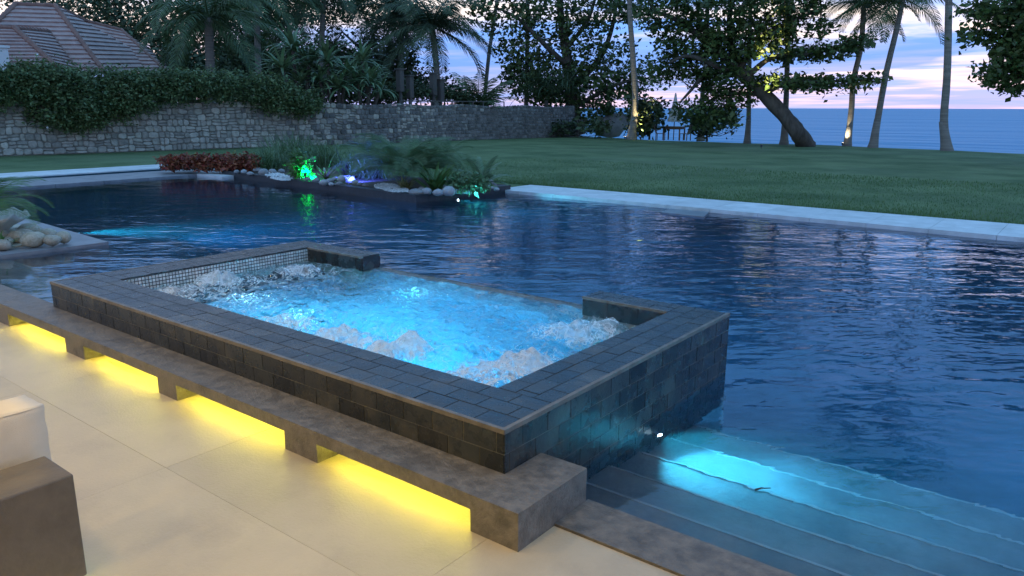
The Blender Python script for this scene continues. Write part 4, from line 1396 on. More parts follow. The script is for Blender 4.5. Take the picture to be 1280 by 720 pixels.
hip(L1, F1); hip(L0, L1, .12); hip(L1, L2, .12); hip(L2, F2, .08)
pl = [at(-70, 95, 49)[:2], at(125, 95, 49)[:2], at(200, 95, 61)[:2], at(-60, 95, 64)[:2]]
MB().prism(pl, .85, at(60, 95, 49)[2]).build('wall', MAT['render_white'], hs)
c = at(-2, 80, 43)
chim = MB().box((c[0] - .35, c[1] - .35, 3.2), (c[0] + .35, c[1] + .35, at(0, 60, 43)[2])).build('chimney', MAT['render_white'], hs)
MB().box((c[0] - .42, c[1] - .42, at(0, 60, 43)[2]), (c[0] + .42, c[1] + .42, at(0, 57, 43)[2])).build('chimney_cap', MAT['render_white'], chim)

# ------------------------------------------------------------------ hedge that hangs over the wall
hd = thing('hanging_hedge', 'dense green hedge trailing over the top of the stone wall', 'hedge', on_wall(180, 150, -.5) * (1, 1, 0) + (0, 0, .9))
P = []
for (px, py, rx, ry, n_) in ((15, 108, 38, 24, 34), (60, 104, 40, 22, 34), (75, 135, 42, 22, 30), (112, 128, 44, 30, 40), (150, 120, 40, 24, 34), (200, 110, 42, 20, 32), (250, 108, 42, 18, 30),
                             (300, 110, 38, 18, 28), (340, 120, 36, 22, 32), (375, 130, 30, 16, 24), (100, 146, 32, 14, 18), (130, 100, 60, 12, 22), (225, 100, 60, 8, 18), (-25, 110, 40, 22, 20)):
    p = on_wall(px, py, 0.15)
    b_ = blob(px, py, rx, ry, math.hypot(p[0], p[1]), .9)
    P.append(blob_points(b_, n_ * 6, 24, .16, .4))
P = np.concatenate(P)
leaves_obj('foliage', P, 0.145, MAT['leaf_hedge'], hd, up=.45, wr=.55)
idx = rng.choice(len(P), 46, replace=False)
fl = leaves_obj('flowers', P[idx] + (0.25, -0.05, .12), 0.11, MAT['petal'], hd, up=.8, wr=.9)
mb = MB()
for px in range(0, 400, 26):
    p = on_wall(px, 140, -.7); q = on_wall(px + random.uniform(-12, 12), 112, -.1)
    mb.tube([(p[0], p[1], .8), (p[0], p[1], 1.8), q], [.05, .04, .02], 5)
mb.build('stems', MAT['bark'], hd)

# ------------------------------------------------------------------ strap-leaf plants (screw pines) on the wall
def screw_pine(px, py, dist, heads, label, zfoot=.9):
    base = at(px, py, dist); base[2] = zfoot
    t_ = thing('screw_pine', label, 'plant', base, 'strap-leaf plants above the wall')
    tr = MB(); lf_ = MB()
    for (hx, hy, n_, ln) in heads:
        hp = at(hx, hy, dist + random.uniform(-1, 1))
        tr.tube([base, (base + hp) / 2 + rng.normal(size=3) * .1, hp], [.13, .10, .08], 7)
        for i in range(n_):
            az = i * 2.4 + random.random(); el = random.uniform(-.15, 1.35)
            lf_.strap(hp + rng.normal(size=3) * .06, az, el, ln * random.uniform(.8, 1.25), .19, random.uniform(.7, 2.3), 6)
    tr.build('trunk', MAT['bark'], t_); lf_.build('leaves', MAT['leaf_strap'], t_)
    return t_


d_ = lambda px: math.hypot(*on_wall(px, 130, -.7)[:2])
screw_pine(372, 130, d_(372), [(366, 62, 40, 1.7), (352, 85, 34, 1.5), (386, 80, 40, 1.6), (374, 105, 30, 1.4)], 'strap-leaf screw pine on the wall where the hedge ends')
screw_pine(418, 130, d_(418), [(410, 78, 40, 1.7), (424, 108, 44, 1.6), (400, 100, 30, 1.5), (432, 92, 34, 1.5)], 'strap-leaf screw pine hanging furthest down over the stone wall')
screw_pine(460, 130, d_(460), [(452, 75, 40, 1.7), (463, 102, 36, 1.5), (446, 100, 30, 1.5), (476, 112, 26, 1.3)], 'strap-leaf screw pine next to the capped grey posts')

# ------------------------------------------------------------------ coconut palms and dark trees beyond the wall
def gz(p, z):
    p = np.array(p, float); p[2] = z; return p


def coco(label, foot_px, dist, pts_px, r0, r1, nf, scale, group, zf=0.9, fronds=None, bark='palm_bark'):
    f = gz(at(foot_px[0], foot_px[1], dist), zf)
    return palm('coconut_palm', label, 'palm', f, [at(x, y, dist + dd) for (x, y, dd) in pts_px], r0, r1, fronds or fr_coco, nf, scale, group, bark)


GP = 'palms beyond the wall'
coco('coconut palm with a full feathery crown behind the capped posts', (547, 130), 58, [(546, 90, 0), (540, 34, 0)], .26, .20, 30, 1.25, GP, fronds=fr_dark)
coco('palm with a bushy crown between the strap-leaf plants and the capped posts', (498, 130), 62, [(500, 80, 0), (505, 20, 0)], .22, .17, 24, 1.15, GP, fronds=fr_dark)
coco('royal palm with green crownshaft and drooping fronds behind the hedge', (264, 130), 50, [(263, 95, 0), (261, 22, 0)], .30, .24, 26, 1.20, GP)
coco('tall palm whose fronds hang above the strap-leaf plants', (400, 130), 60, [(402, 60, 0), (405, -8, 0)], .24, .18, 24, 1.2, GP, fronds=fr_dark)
coco('tall palm whose fronds fan out over the hedge beside the royal palm', (325, 130), 57, [(322, 60, 0), (322, -2, 0)], .24, .18, 24, 1.15, GP, fronds=fr_coco)
coco('thin leaning palm trunk seen against the sky beside the broad-leaved tree', (603, 130), 64, [(611, 70, 0), (620, 10, 0), (628, -60, 0)], .17, .14, 16, 1.0, GP)
# young palm standing on the wall top
yp = at(597, 128, d_(597) + 2); yp[2] = .9
palm('young_palm', 'young trunkless palm fanning up behind the far end of the rail', 'palm', yp, [], 0, 0, [frond_mesh('frond', 2.6, 34, .75, .06, e, dr, MAT['leaf_palm'], 40 + k_, .4, .5, .035) for k_, (e, dr) in enumerate(((1.3, 1.0), (1.05, 1.3), (.75, 1.5)))], 18, 1.15, trunk=False, top=yp + (0, 0, .8))

GT_ = 'dark trees beyond the wall'


def tree(name, label, foot, limbs, blobs, leaf, mat, group=None, spread=.35, per=14, twn=90, r0=.35, bark='bark', wr=.55, up=.4, shell=.45):
    """limbs: lists of points from the foot; blobs: (px,py,rx,ry,dist,clumps[,depth])"""
    t_ = thing(name, label, 'tree', foot, group)
    tb = MB(); roots = []
    for (pts, ra_, rb_) in limbs:
        roots += limb(tb, pts, ra_, rb_, 9, .14, 5)
    P_ = []
    for b_ in blobs:
        P_.append(blob_points(blob(*b_[:5], b_[6] if len(b_) > 6 else None), b_[5], per, spread, shell))
    P_ = np.concatenate(P_)
    twigs(tb, P_, roots[len(roots) // 5:], min(twn, len(P_)), .035)
    tb.build('trunk', MAT[bark], t_, smooth=True)
    leaves_obj('crown', P_, leaf, mat, t_, up=up, wr=wr)
    return t_


def bgtree(px, dist, label, blobs, leaf=.32, top=40):
    f = gz(at(px, 130, dist), .9)
    tree('shade_tree', label, f, [([f, at(px + 3, 90, dist), at(px - 4, top, dist)], .4, .15), ([at(px + 3, 90, dist), at(px + 40, 45, dist + 1)], .2, .08),
                                  ([at(px + 2, 80, dist), at(px - 42, 40, dist - 1)], .2, .08)], blobs, leaf, MAT['leaf_dark'], GT_, .5, 14, 60)


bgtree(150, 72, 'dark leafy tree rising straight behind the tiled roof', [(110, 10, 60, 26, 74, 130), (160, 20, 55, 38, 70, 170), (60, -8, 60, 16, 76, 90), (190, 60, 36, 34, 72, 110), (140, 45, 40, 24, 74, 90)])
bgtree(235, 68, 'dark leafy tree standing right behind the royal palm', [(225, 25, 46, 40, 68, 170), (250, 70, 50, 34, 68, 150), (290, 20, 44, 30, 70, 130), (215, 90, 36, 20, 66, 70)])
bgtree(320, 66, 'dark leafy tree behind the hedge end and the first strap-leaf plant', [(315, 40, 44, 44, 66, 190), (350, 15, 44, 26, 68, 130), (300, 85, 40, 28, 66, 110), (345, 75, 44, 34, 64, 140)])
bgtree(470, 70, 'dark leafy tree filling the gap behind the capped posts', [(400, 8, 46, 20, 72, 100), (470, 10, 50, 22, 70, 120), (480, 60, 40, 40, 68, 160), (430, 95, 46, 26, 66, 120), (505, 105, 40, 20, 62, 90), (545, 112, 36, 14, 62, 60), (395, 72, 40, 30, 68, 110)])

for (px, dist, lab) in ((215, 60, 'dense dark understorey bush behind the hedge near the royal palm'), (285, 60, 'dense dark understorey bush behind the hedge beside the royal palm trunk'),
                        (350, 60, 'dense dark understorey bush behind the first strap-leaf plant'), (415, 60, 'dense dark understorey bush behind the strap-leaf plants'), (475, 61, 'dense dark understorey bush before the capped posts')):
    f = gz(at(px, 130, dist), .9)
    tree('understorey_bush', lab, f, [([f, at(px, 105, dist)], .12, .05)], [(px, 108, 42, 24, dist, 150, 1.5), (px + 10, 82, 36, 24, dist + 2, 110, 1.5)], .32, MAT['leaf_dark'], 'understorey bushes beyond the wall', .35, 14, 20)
# low dark shrubs on the wall top between posts and young palm
P = []
for (px, py, rx, ry) in ((520, 112, 26, 12), (560, 116, 24, 9), (490, 115, 20, 12), (580, 122, 14, 5)):
    P.append(blob_points(blob(px, py, rx, ry, d_(px) + 1.5, .8), 60, 14, .12, .3))
P = np.concatenate(P)
sh = thing('wall_shrub', 'low dark shrub growing under the capped posts along the rail', 'shrub', gz(P.mean(0), .9))
leaves_obj('foliage', P, .2, MAT['leaf_dark'], sh)

# ------------------------------------------------------------------ broad-leaved trees by the beach
GB = 'broad-leaved trees at the edge of the lawn'
f = gz(at(722, 168, 58), 0.0)
D1 = 58
tree('sea_almond_tree', 'broad-leaved tree with an open crown rising behind the end of the stone wall', f,
     [([f, at(715, 130, D1), at(712, 90, D1), at(705, 50, D1), at(700, 5, D1), at(700, -40, D1)], .62, .16), ([at(714, 110, D1), at(748, 75, D1 + 1), at(765, 35, D1 + 1), at(772, -10, D1)], .30, .10),
      ([at(712, 85, D1), at(680, 55, D1 - 1), at(650, 25, D1 - 1), at(622, 10, D1)], .24, .07), ([at(708, 60, D1), at(735, 25, D1), at(748, -20, D1)], .2, .08),
      ([at(716, 125, D1), at(680, 100, D1 + 1), at(655, 85, D1 + 1)], .2, .07), ([at(718, 135, D1), at(760, 110, D1 - 1), at(790, 100, D1 - 1)], .2, .07)],
     [(640, 22, 44, 26, D1, 70), (690, 20, 50, 28, D1, 80), (745, 15, 44, 26, D1, 80), (790, 8, 40, 18, D1, 60), (610, 8, 26, 14, D1, 22), (660, 62, 40, 24, D1, 62), (720, 58, 34, 26, D1, 50), (765, 62, 30, 18, D1, 30),
      (665, 85, 36, 20, D1, 60), (640, 95, 14, 12, D1, 16), (745, 95, 42, 22, D1, 84), (790, 95, 34, 20, D1, 60), (770, 130, 40, 26, D1, 80), (735, 140, 30, 22, D1, 50), (622, 62, 8, 8, D1, 4), (700, 110, 40, 26, D1, 90),
      (668, 112, 34, 20, D1, 100), (690, -20, 110, 20, D1, 70)],
     .30, MAT['leaf_almond'], GB, .26, 13, 160, wr=.62)
# dense bush of strap leaves on the wall's end
b0 = gz(on_wall(683, 128, -1.2), .9)
t_ = thing('strap_leaf_bush', 'dark strap-leaf bush drooping over the far end of the stone wall', 'plant', b0)
lf_ = MB()
for i in range(260):
    hp = at(random.uniform(650, 722), random.uniform(92, 122), math.hypot(b0[0], b0[1]) + random.uniform(-1, 1.5))
    lf_.strap(hp, random.uniform(0, 6.28), random.uniform(-.3, 1.2), random.uniform(.9, 1.7), .10, random.uniform(1, 2.6), 5)
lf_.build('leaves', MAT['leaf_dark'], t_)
MB().tube([b0, b0 + (0, 0, 1.6)], [.2, .12], 7).build('trunk', MAT['bark'], t_)

D2 = 43.5
f = gz(un(1008, 183, 0), -0.03)
K1, K2, K3, K4 = at(985, 150, D2), at(955, 118, D2), at(932, 98, D2), at(905, 72, D2 + .5)
tree('leaning_sea_almond', 'broad-leaved tree with a thick leaning trunk and tiered branches in front of the sea', f,
     [([f, at(998, 167, D2), K1, K2, K3], .50, .30), ([K3, at(895, 60, D2), at(868, 40, D2), at(840, 22, D2), at(815, 14, D2)], .30, .08), ([K3, at(915, 60, D2 + 1), at(912, 20, D2 + 1), at(920, -20, D2)], .24, .10),
      ([K3, at(900, 85, D2 - .5), at(862, 70, D2 - 1), at(838, 78, D2 - 1)], .20, .07), ([K2, at(985, 103, D2 - .3), at(1030, 102, D2 - .3), at(1086, 100, D2)], .16, .05), ([K3, at(965, 72, D2), at(1010, 68, D2), at(1070, 50, D2)], .18, .05),
      ([at(925, 85, D2), at(955, 45, D2), at(1000, 22, D2), at(1025, 12, D2)], .18, .06), ([at(900, 65, D2), at(870, 105, D2 - .5), at(850, 128, D2 - .5)], .16, .05), ([K2, at(905, 118, D2), at(878, 132, D2)], .14, .05)],
     [(840, 18, 42, 24, D2, 90), (895, 18, 48, 28, D2, 110), (955, 14, 46, 26, D2, 110), (1005, 12, 26, 18, D2, 46), (860, 55, 44, 20, D2, 90), (920, 55, 44, 22, D2, 100), (965, 42, 34, 14, D2, 54), (1000, 68, 42, 6, D2, 50), (1045, 62, 30, 5, D2, 34), (1072, 52, 16, 5, D2, 22),
      (975, 103, 40, 7, D2, 56), (1030, 105, 38, 5, D2, 48), (1076, 102, 26, 4, D2, 32), (840, 86, 38, 16, D2, 60), (900, 100, 38, 24, D2, 90), (880, 140, 40, 18, D2, 76), (900, 150, 22, 10, D2, 26), (925, 125, 18, 18, D2, 26),
      (965, 62, 50, 6, D2, 40), (1010, 36, 34, 5, D2, 24), (885, 84, 60, 22, D2, 50), (890, -22, 110, 20, D2, 60)],
     .25, MAT['leaf_almond'], GB, .17, 13, 220, wr=.62, up=.55)
# tree outside the frame on the right whose branches reach in
D3 = 34
f = gz(at(1420, 190, D3), -.03)
tree('overhanging_tree', 'broad-leaved branches reaching in over the sea beside the straight palm trunk', f,
     [([f, at(1410, 120, D3), at(1390, 40, D3), at(1380, -40, D3)], .4, .2), ([at(1395, 60, D3), at(1330, 30, D3), at(1260, 20, D3), at(1212, 18, D3)], .16, .04), ([at(1400, 90, D3), at(1330, 78, D3), at(1270, 80, D3), at(1236, 92, D3)], .14, .04), ([at(1395, 50, D3), at(1320, 0, D3), at(1240, -12, D3)], .14, .05)],
     [(1250, 10, 40, 14, D3, 46), (1225, 48, 20, 9, D3, 18), (1262, 45, 22, 22, D3, 44), (1250, 88, 24, 14, D3, 36), (1268, 68, 18, 14, D3, 26), (1300, 60, 36, 50, D3, 120), (1300, 0, 60, 26, D3, 80), (1380, 30, 70, 70, D3, 160), (1262, 108, 10, 8, D3, 8)],
     .22, MAT['leaf_almond'], GB, .15, 14, 110, wr=.62)
# rounded dark bush and small leaves at the beach edge
for (blobs, lab, ft) in (([(812, 142, 24, 20, 52, 90), (800, 158, 20, 10, 52, 40)], 'round dark bush by the folded parasol', (812, 168)),
                         ([(900, 150, 22, 14, 50, 46), (880, 160, 18, 8, 50, 30), (872, 150, 10, 10, 50, 16)], 'small leafy bush beside the thin palm trunk near the folded parasol', (884, 170)),
                         ([(700, 160, 24, 9, 54, 40), (745, 158, 20, 8, 52, 26)], 'low dark bush behind the grey boulder', (722, 168))):
    ff = gz(at(ft[0], ft[1], blobs[0][4]), -.05)
    tree('beach_bush', lab, ff, [([ff, at(ft[0], ft[1] - 18, blobs[0][4])], .08, .04)], blobs, .28, MAT['leaf_dark'], None, .18, 12, 24, wr=.6)
# boulder
bm_ = rock_mesh(77, MAT['boulder'], .75, .35)
p = un(763, 169.5, 0)
tag(dataobj('boulder', bm_, gz(p, -.05), (0, 0, .7), (1.25, 1.0, 1.35)), 'grey boulder lying between the stone wall end and the palm trunk', 'rock')

# palm trunks on the lawn edge
GPL = 'palms along the lawn edge'
def lawn_palm(label, pts, r0, r1, nf=16, scale=1.1, fr=None):
    f_ = un(pts[0][0], pts[0][1], 0); dist = math.hypot(f_[0], f_[1]); f_ = gz(f_, -.04)
    return palm('coconut_palm', label, 'palm', f_, [at(x, y, dist) for (x, y) in pts[1:]], r0, r1, fr or fr_coco, nf, scale, GPL)


lawn_palm('tall straight palm trunk standing alone before the sea, its crown far overhead', [(1184, 189), (1180, 150), (1184, 90), (1186, 0), (1188, -110), (1190, -260)], .20, .13, 20)
lawn_palm('palm leaning right before the sea, next to the floodlit trunk', [(1091, 185), (1097, 150), (1108, 90), (1120, 40), (1129, -2)], .18, .12, 18, .85)
lawn_palm('curved palm with its trunk floodlit at the foot', [(1059, 183), (1064, 140), (1067, 100), (1076, 60), (1079, 20), (1080, 6)], .16, .12, 22, .72)
lawn_palm('thin palm trunk just behind the thick leaning trunk', [(980, 181), (982, 140), (984, 80), (986, -60)], .18, .12)
lawn_palm('thin palm trunk at the seaward edge of the leaning tree crown', [(934, 179), (936, 140), (937, 60), (940, -80)], .15, .11)
lawn_palm('pale palm trunk beside the folded parasol', [(876, 173), (878, 120), (883, 60), (886, -60)], .18, .12)
lawn_palm('palm trunk rising beside the boulder in front of the broad-leaved trees', [(789, 174), (794, 130), (791, 70), (787, 10), (784, -90)], .25, .13)
lawn_palm('thin distant palm trunk half hidden in the broad-leaved tree', [(657, 168), (659, 60), (660, -60)], .2, .14)

# ------------------------------------------------------------------ garden spotlights
def garden_lamp(name, label, foot, target, col, power, lens, spot=60, r=.06, group=None, blend=.5):
    foot = np.array(foot, float); target = np.array(target, float)
    t_ = thing(name, label, 'lamp', foot, group)
    head = foot + (0, 0, .16); d = target - head; d /= np.linalg.norm(d)
    MB().tube([foot - (0, 0, .08), head], .012, 6).build('stake', MAT['metal_dark'], t_)
    ho = MB().tube([head - d * .06, head + d * .05], [r * .7, r], 12).build('housing', MAT['metal_dark'], t_)
    MB().tube([head + d * .05, head + d * .054], [r * .85, r * .85], 12).build('lens', MAT[lens], ho)
    ld = bpy.data.lights.new('beam', 'SPOT'); ld.energy = power; ld.color = col; ld.spot_size = R_(spot); ld.spot_blend = blend; ld.shadow_soft_size = .04
    lo = link(bpy.data.objects.new('beam', ld)); lo.parent = t_; lo.location = d * .07 + (0, 0, .16)
    lo.rotation_euler = Vector(d).to_track_quat('-Z', 'Y').to_euler()
    return t_


WARM = (1.0, .80, .42)
q = un(1059, 183, 0); vd = -q / np.linalg.norm(q)
garden_lamp('garden_spotlight', 'small spotlight at the foot of the curved palm before the sea', gz(q + (vd[0] * .55 - .25, vd[1] * .55, 0), -.01), at(1066, 120, math.hypot(q[0], q[1])), (1, .85, .6), 170, 'lens_warm', 95)
garden_lamp('garden_spotlight', 'spotlight on the grass lighting the underside of the leaning tree', gz(at(952, 181, D2 - 2.2), -.03), at(964, 72, D2 - .8), WARM, 5200, 'lens_metal', 21)
garden_lamp('garden_spotlight', 'spotlight by the palm trunk lighting the broad-leaved tree behind the boulder', gz(at(801, 172, 50.5), -.03), at(803, 125, 51.5), WARM, 900, 'lens_metal', 46)
q = un(789, 174, 0)
garden_lamp('garden_spotlight', 'spotlight shining on the palm foot beside the boulder', gz(at(781, 174, math.hypot(q[0], q[1]) - .2), -.03), at(786, 150, math.hypot(q[0], q[1])), WARM, 30, 'lens_warm', 40)

# folded parasol, table and chairs by the beach
pd = 52
f = gz(at(842, 170, pd), -.06)
t_ = thing('folded_parasol', 'pale folded parasol standing over a wooden table by the beach', 'parasol', f)
MB().tube([f, gz(f, at(842, 116, pd)[2])], .03, 8).build('pole', MAT['wood_brown'], t_)
V = []; F = []
zt_, zb_ = at(842, 117, pd)[2], at(842, 152, pd)[2]
for i in range(9):
    s_ = i / 8
    r_ = .05 + .33 * s_ ** 1.1
    for j in range(16):
        a = 2 * math.pi * j / 16; rr2 = r_ * (1 + (.22 if j % 2 else -.14) * s_)
        V.append((f[0] + rr2 * math.cos(a), f[1] + rr2 * math.sin(a), zt_ + (zb_ - zt_) * s_))
for i in range(8):
    for j in range(16):
        F.append((i * 16 + j, i * 16 + (j + 1) % 16, i * 16 + 16 + (j + 1) % 16, i * 16 + 16 + j))
obj('canopy', V, F, MAT['canvas'], t_)
tb_ = thing('garden_table', 'wooden table under the folded parasol', 'table', f + (.0, 0, 0))
zt2 = at(842, 158, pd)[2]
MB().box((f[0] - .75, f[1] - .5, zt2 - .06), (f[0] + .75, f[1] + .5, zt2)).build('table_top', MAT['wood_brown'], tb_)
MB().box((f[0] - .62, f[1] - .4, zt2 - .18), (f[0] + .62, f[1] + .4, zt2 - .061)).build('apron', MAT['wood_brown'], tb_)
for sx in (-.6, .55):
    for sy in (-.4, .34):
        MB().box((f[0] + sx, f[1] + sy, f[2]), (f[0] + sx + .07, f[1] + sy + .07, zt2 - .181)).build('leg', MAT['wood_brown'], tb_)


def deck_chair(px, rz, label):
    c = gz(at(px, 170, pd - .6), -.05)
    t_ = thing('deck_chair', label, 'chair', c, 'chairs by the beach table', rz)
    def part(nm, a, b_):
        mb_ = MB().box(a, b_); o = link(bpy.data.objects.new(nm, mesh(nm, mb_.V, mb_.F, MAT['wood_brown']))); o.parent = t_
        return o
    for i in range(4):
        part('seat_slat', (-.28, -.25 + i * .14, .42), (.28, -.13 + i * .14, .45))
    for i in range(4):
        o = part('back_slat', (-.27 + i * .15, -.015, 0), (-.17 + i * .15, .015, .62)); o.location = (0, .30, .44); o.rotation_euler = (-.25, 0, 0)
    o = part('back_rail', (-.30, -.02, .58), (.30, .02, .66)); o.location = (0, .32, .44); o.rotation_euler = (-.25, 0, 0)
    for sx in (-.28, .23):
        for sy in (-.25, .25):
            part('leg', (sx, sy, 0), (sx + .05, sy + .05, .42))


deck_chair(826, 1.9, 'wooden chair at the table beside the round dark bush')
deck_chair(856, -1.6, 'wooden chair at the table beside the pale palm trunk')

# ------------------------------------------------------------------ planted island in the pool
pf = [un(300, 221, 0)[:2], un(520, 250.5, 0)[:2], un(628, 238.5, 0)[:2]]
tag(MB().prism([pf[0] - (1.2, -.15), pf[1], pf[2] + (0.02, .3), (pf[0][0] - 1.2, pf[2][1] + .3)], BD, 0.09).build('planter_edging', MAT['kerb_slate']), kind='structure')
inn = lambda p, dx, dy: (p[0] + dx, p[1] + dy)
tag(MB().prism([inn(pf[0], -1.0, .55), inn(pf[1], -.35, .42), inn(pf[2], -.33, .5), (pf[0][0] - 1.0, pf[2][1] + .6)], .0901, .10).build('planter_bed', MAT['soil']), kind='structure')

pk = thing('planter_kerb', 'straight dark slate kerb edging the planted island in the pool', 'kerb', (pf[1][0] - 1, pf[1][1] + 1, 0.085))
for (a_, b_) in ((pf[0] - np.array((1.2, -.15)), pf[1]), (pf[1], pf[2] + np.array((.02, .3)))):
    a_ = np.array(a_); b_ = np.array(b_); ln_ = np.linalg.norm(b_ - a_); u_ = (b_ - a_) / ln_; n_ = np.array((-u_[1], u_[0]))
    m_ = int(ln_ / .75)
    for k in range(m_):
        q0 = a_ + u_ * (ln_ * k / m_ + .004); q1 = a_ + u_ * (ln_ * (k + 1) / m_ - .004)
        e_ = .24 if k < m_ - 1 or a_[0] > -13 else .0
        MB().prism([q0 - n_ * .015, q1 - n_ * .015, q1 + n_ * .22, q0 + n_ * .22], .0905, .118 + .002 * random.random()).build('kerb_stone', MAT['kerb_slate'], pk)

# white gravel patches
def gravel(px0, px1, py0, py1, n_, name, label):
    V_ = []; F_ = []
    mb_ = MB()
    for i in range(n_):
        a, b_ = random.random(), random.random()
        px = px0 + (px1 - px0) * a; a = .5 + math.sqrt(a) * .5 * math.cos(b_ * 6.283); b_ = .5 + math.sqrt(random.random()) * .5 * math.sin(b_ * 6.283); px = px0 + (px1 - px0) * a; py = py0 + (py1 - py0) * b_ + (px - px0) / (px1 - px0) * 6
        p_ = un(px, py, .10); r_ = random.uniform(.02, .045)
        v = [(p_[0] + r_ * math.cos(t_ + i), p_[1] + r_ * math.sin(t_ + i),   .097) for t_ in (0, 1.57, 3.14, 4.71)] + [(p_[0], p_[1], .10 + r_ * 1.1)]
        mb_.add(v, [(0, 1, 4), (1, 2, 4), (2, 3, 4), (3, 0, 4)])
    tag(mb_.build(name, MAT['gravel']), label, 'gravel', kind='stuff')


gravel(468, 512, 228, 238, 900, 'gravel', 'white gravel patch in front of the feathery palm')
gravel(330, 366, 214, 222, 600, 'gravel', 'white gravel patch beside the green lit shrub')

GR = 'grey river stones round the planted island'
LR = 'smooth grey river stone at the edge of the planted island'
for (px, py, w) in ((330, 219, 12), (341, 217, 11), (322, 215, 12), (352, 216, 9), (395, 228, 10), (405, 231, 12), (412, 228, 10), (420, 226, 11), (428, 228, 13), (437, 227, 14), (444, 230, 9), (392, 224, 9),
                    (414, 232, 8), (425, 232, 9), (520, 243, 16), (533, 243, 14), (548, 244, 16), (561, 244, 18), (572, 241, 11), (582, 241, 12), (558, 238, 14), (545, 238, 11), (596, 239, 10), (602, 238, 11),
                    (610, 236, 12), (617, 234, 9), (612, 231, 11), (570, 236, 12), (527, 238, 10), (620, 238, 8), (296, 217, 8), (305, 217, 9), (313, 219, 8), (384, 226, 9), (376, 225, 8), (450, 232, 8), (457, 233, 7)):
    rock('river_stone', river, px, py, w * 1.12, .095, LR, GR)
rock('river_stone', river, 303, 223.5, 7, WZ - .02, 'small pale stone lying in the water before the planted island', None)


def cloud_plant(name, label, cat, px, py, blobs, leaf, mat, group=None, up=.4, wr=.5, droop=0, per=10, stems=14, z=.10):
    f_ = un(px, py, z); d0 = math.hypot(f_[0], f_[1])
    t_ = thing(name, label, cat, f_, group)
    P_ = np.concatenate([blob_points(blob(b_[0], b_[1], b_[2], b_[3], d0 + (b_[5] if len(b_) > 5 else 0), b_[6] if len(b_) > 6 else None), b_[4], per, leaf * .5, .3) for b_ in blobs])
    P_[:, 2] = np.maximum(P_[:, 2], z + .03)
    leaves_obj('foliage', P_, leaf, mat, t_, up, wr, droop)
    mb_ = MB()
    for i in rng.choice(len(P_), stems, replace=False):
        q_ = P_[i]; b0_ = np.array([f_[0] + (q_[0] - f_[0]) * .6, f_[1] + (q_[1] - f_[1]) * .6, z - .02])
        mb_.tube([b0_, (b0_ + q_) / 2 + rng.normal(size=3) * .02, q_], [.012, .009, .005], 4, cap=False)
    mb_.build('stems', MAT['bark'], t_)
    return t_


GC = 'red croton bushes by the pool end'
for i, (px, w) in enumerate(((216, 15), (236, 15), (256, 15), (276, 15), (296, 13), (313, 11))):
    lab = ['red-leaved croton bush at the pale coping end of the row', 'red-leaved croton bush with a yellow tuft, second of the row', 'dark red croton bush in the middle of the row, next to the yellow tufted one', 'dark red croton bush in the middle of the row, towards the planted island',
           'red croton bush with yellow leaves near the planted island', 'reddish croton bush at the planted island end of the row'][i]
    cloud_plant('croton_bush', lab, 'bush', px, 212 + i * .4, [(px, 205, w, 8, 60, 0, .5), (px - 3, 200, w * .7, 5, 26, .2, .4)], .11, MAT['leaf_red'], GC)
for px, py in ((238, 199), (292, 199), (318, 201)):
    cloud_plant('yellow_tuft', {238: 'yellow-green tuft growing in the second red croton bush', 292: 'yellow tuft above the red croton bush near the island', 318: 'yellow-brown tuft at the island end of the croton row'}[px], 'plant', px, 211, [(px, py, 9, 5, 22, .4, .3)], .11, MAT['leaf_yellow'])

GF = 'ferns in the planted island'


def strap_plant(name, label, px, py, n_, ln, wd, mat, droop=(.6, 1.8), el=(.3, 1.4), z=.10, group=None, spread=.05, taper=0, segs=6):
    f_ = un(px, py, z); t_ = thing(name, label, 'plant', f_, group); mb_ = MB()
    for i in range(n_):
        mb_.strap(f_ + (random.gauss(0, spread), random.gauss(0, spread), 0), i * 2.4 + random.random() * .6, random.uniform(*el), ln * random.uniform(.6, 1.1), wd * random.uniform(.7, 1.1), random.uniform(*droop), segs, taper=taper)
    mb_.build('leaves', MAT[mat], t_)
    return t_


def frond_plant(name, label, px, py, fr, n_, sc__, z=.10, group=None, lift=.05):
    f_ = un(px, py, z)
    return palm(name, label, 'plant', f_, [], 0, 0, fr, n_, sc__, group, trunk=False, top=f_ + (0, 0, lift))


strap_plant('grass_clump', 'soft green grass clump just behind the croton row', 335, 213, 260, 1.05, .03, 'leaf_fern', (.6, 2.0), (.6, 1.5), group=GF, spread=.22)
strap_plant('grass_clump', 'broad soft green grass clump behind the green lit shrub', 362, 205, 420, 1.35, .032, 'leaf_fern', (.6, 2.0), (.6, 1.5), group=GF, spread=.35)
strap_plant('grass_clump', 'soft green grass clump between the green lit shrub and the purple plant', 402, 210, 380, 1.2, .032, 'leaf_fern', (.6, 2.0), (.6, 1.5), group=GF, spread=.35)
strap_plant('grass_clump', 'soft grass clump next to the purple plant and the feathery palm', 462, 222, 300, 1.1, .03, 'leaf_fern', (.6, 2.0), (.5, 1.4), group=GF, spread=.3)
cloud_plant('lit_shrub', 'small shrub lit bright green by a spotlight', 'shrub', 376, 224, [(376, 207, 13, 13, 60, 0, .4), (374, 196, 7, 8, 18, 0, .2), (378, 216, 11, 6, 36, -.1, .3)], .12, MAT['leaf_bright'], wr=.45, droop=-.3)
strap_plant('bromeliad', 'yellow and green bromeliad beside the green lit shrub', 408, 224, 26, .52, .075, 'leaf_varieg', (.4, 1.2), (.5, 1.4))
strap_plant('bromeliad', 'orange-green bromeliad at the foot of the feathery palm', 507, 236, 24, .50, .065, 'leaf_varieg', (.5, 1.3), (.4, 1.4))
strap_plant('purple_plant', 'dark purple strap-leaf plant above the blue spotlight', 441, 222, 60, .6, .07, 'leaf_purple', (.5, 1.6), (.5, 1.5))
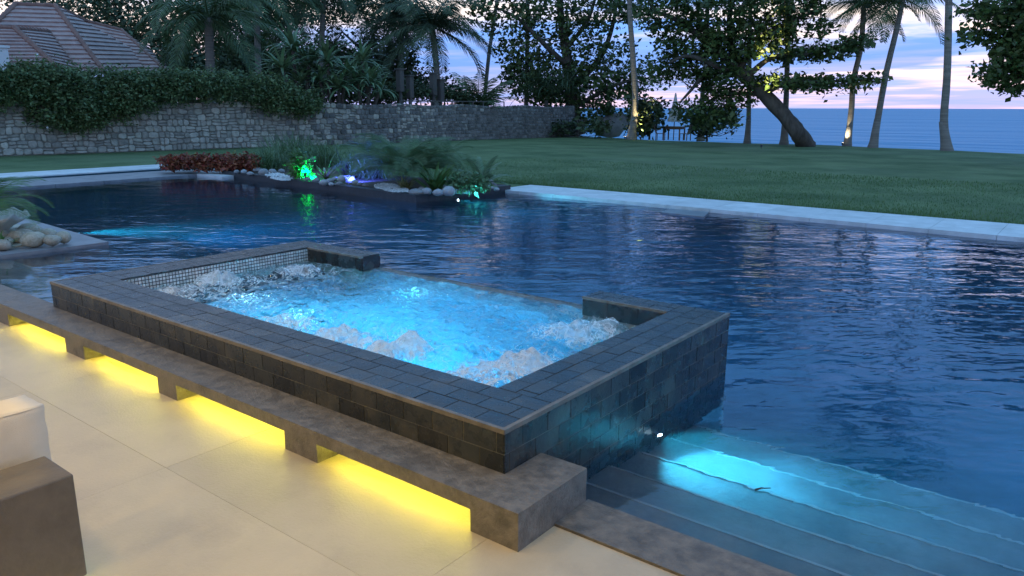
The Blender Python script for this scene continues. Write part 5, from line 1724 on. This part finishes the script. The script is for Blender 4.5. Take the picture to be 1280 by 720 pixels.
strap_plant('spiky_plant', 'spiky dark grass-leaf plant rising behind the purple one', 443, 215, 90, 1.0, .03, 'leaf_strap', (.7, 2.0), (.5, 1.5))
frond_plant('feathery_palm', 'broad feathery dwarf palm spreading over the planted island', 508, 234, fr_fine, 46, 1.15, group=GF, lift=.35)
frond_plant('feathery_palm', 'smaller feathery dwarf palm behind the broad one', 545, 226, fr_fine, 32, 1.0, group=GF, lift=.3)
frond_plant('feathery_palm', 'feathery dwarf palm between the broad one and the spiky plant', 478, 222, fr_fine, 28, 1.0, group=GF, lift=.25)
strap_plant('birds_nest_fern', 'broad wavy-leaved bird-nest fern at the island corner', 545, 238, 26, .85, .14, 'leaf_bright', (.3, 1.0), (.5, 1.35), taper=.8)
frond_plant('cycad', 'upright cycad at the pool end of the planted island', 602, 233, fr_cycad, 12, .95, lift=.05)
cloud_plant('leafy_shrub', 'dark green low shrub between the bird-nest fern and the cycad', 'shrub', 580, 240, [(578, 228, 20, 9, 60, 0, .5), (600, 232, 12, 7, 26, .1, .3)], .13, MAT['leaf_fern'], wr=.55)

p = un(382, 226, .10)
garden_lamp('green_spotlight', 'green garden spotlight shining into the small shrub', p, un(376, 222, .03) + (-.05, .25, .55), (0, 1, .28), 260, 'lens_green', 120, .05)
p = un(445, 229, .10)
garden_lamp('blue_spotlight', 'blue garden spotlight among the river stones by the purple plant', p, un(452, 222, .03) + (0, .1, .3), (.06, .10, 1), 260, 'lens_blue', 130, .055)

# plant over the stone island at the left edge
f = un(-14, 304, .012)
palm('arching_palm', 'arching fine-leaved palm over the stone bowl on the paved island', 'palm', f, [f + (0, 0, .5)], .07, .05, fr_near, 26, .62)
strap_plant('lime_plant', 'small lime-green plant in front of the tan stones', 3, 309, 22, .3, .05, 'leaf_bright', (.4, 1.4), (.3, 1.3), z=.012)

# a twig drifting over the steps
p = un(954, 613, WZ + .004)
tg = MB().tube([p + (-.035, -.03, .004), p + (-.01, 0, .012), p + (.0, .012, .008), p + (.03, .03, .012)], [.006, .005, .004, .003], 6).build('floating_twig', MAT['twig'])
tag(tg, 'small dark twig floating over the lit pool steps', 'twig')
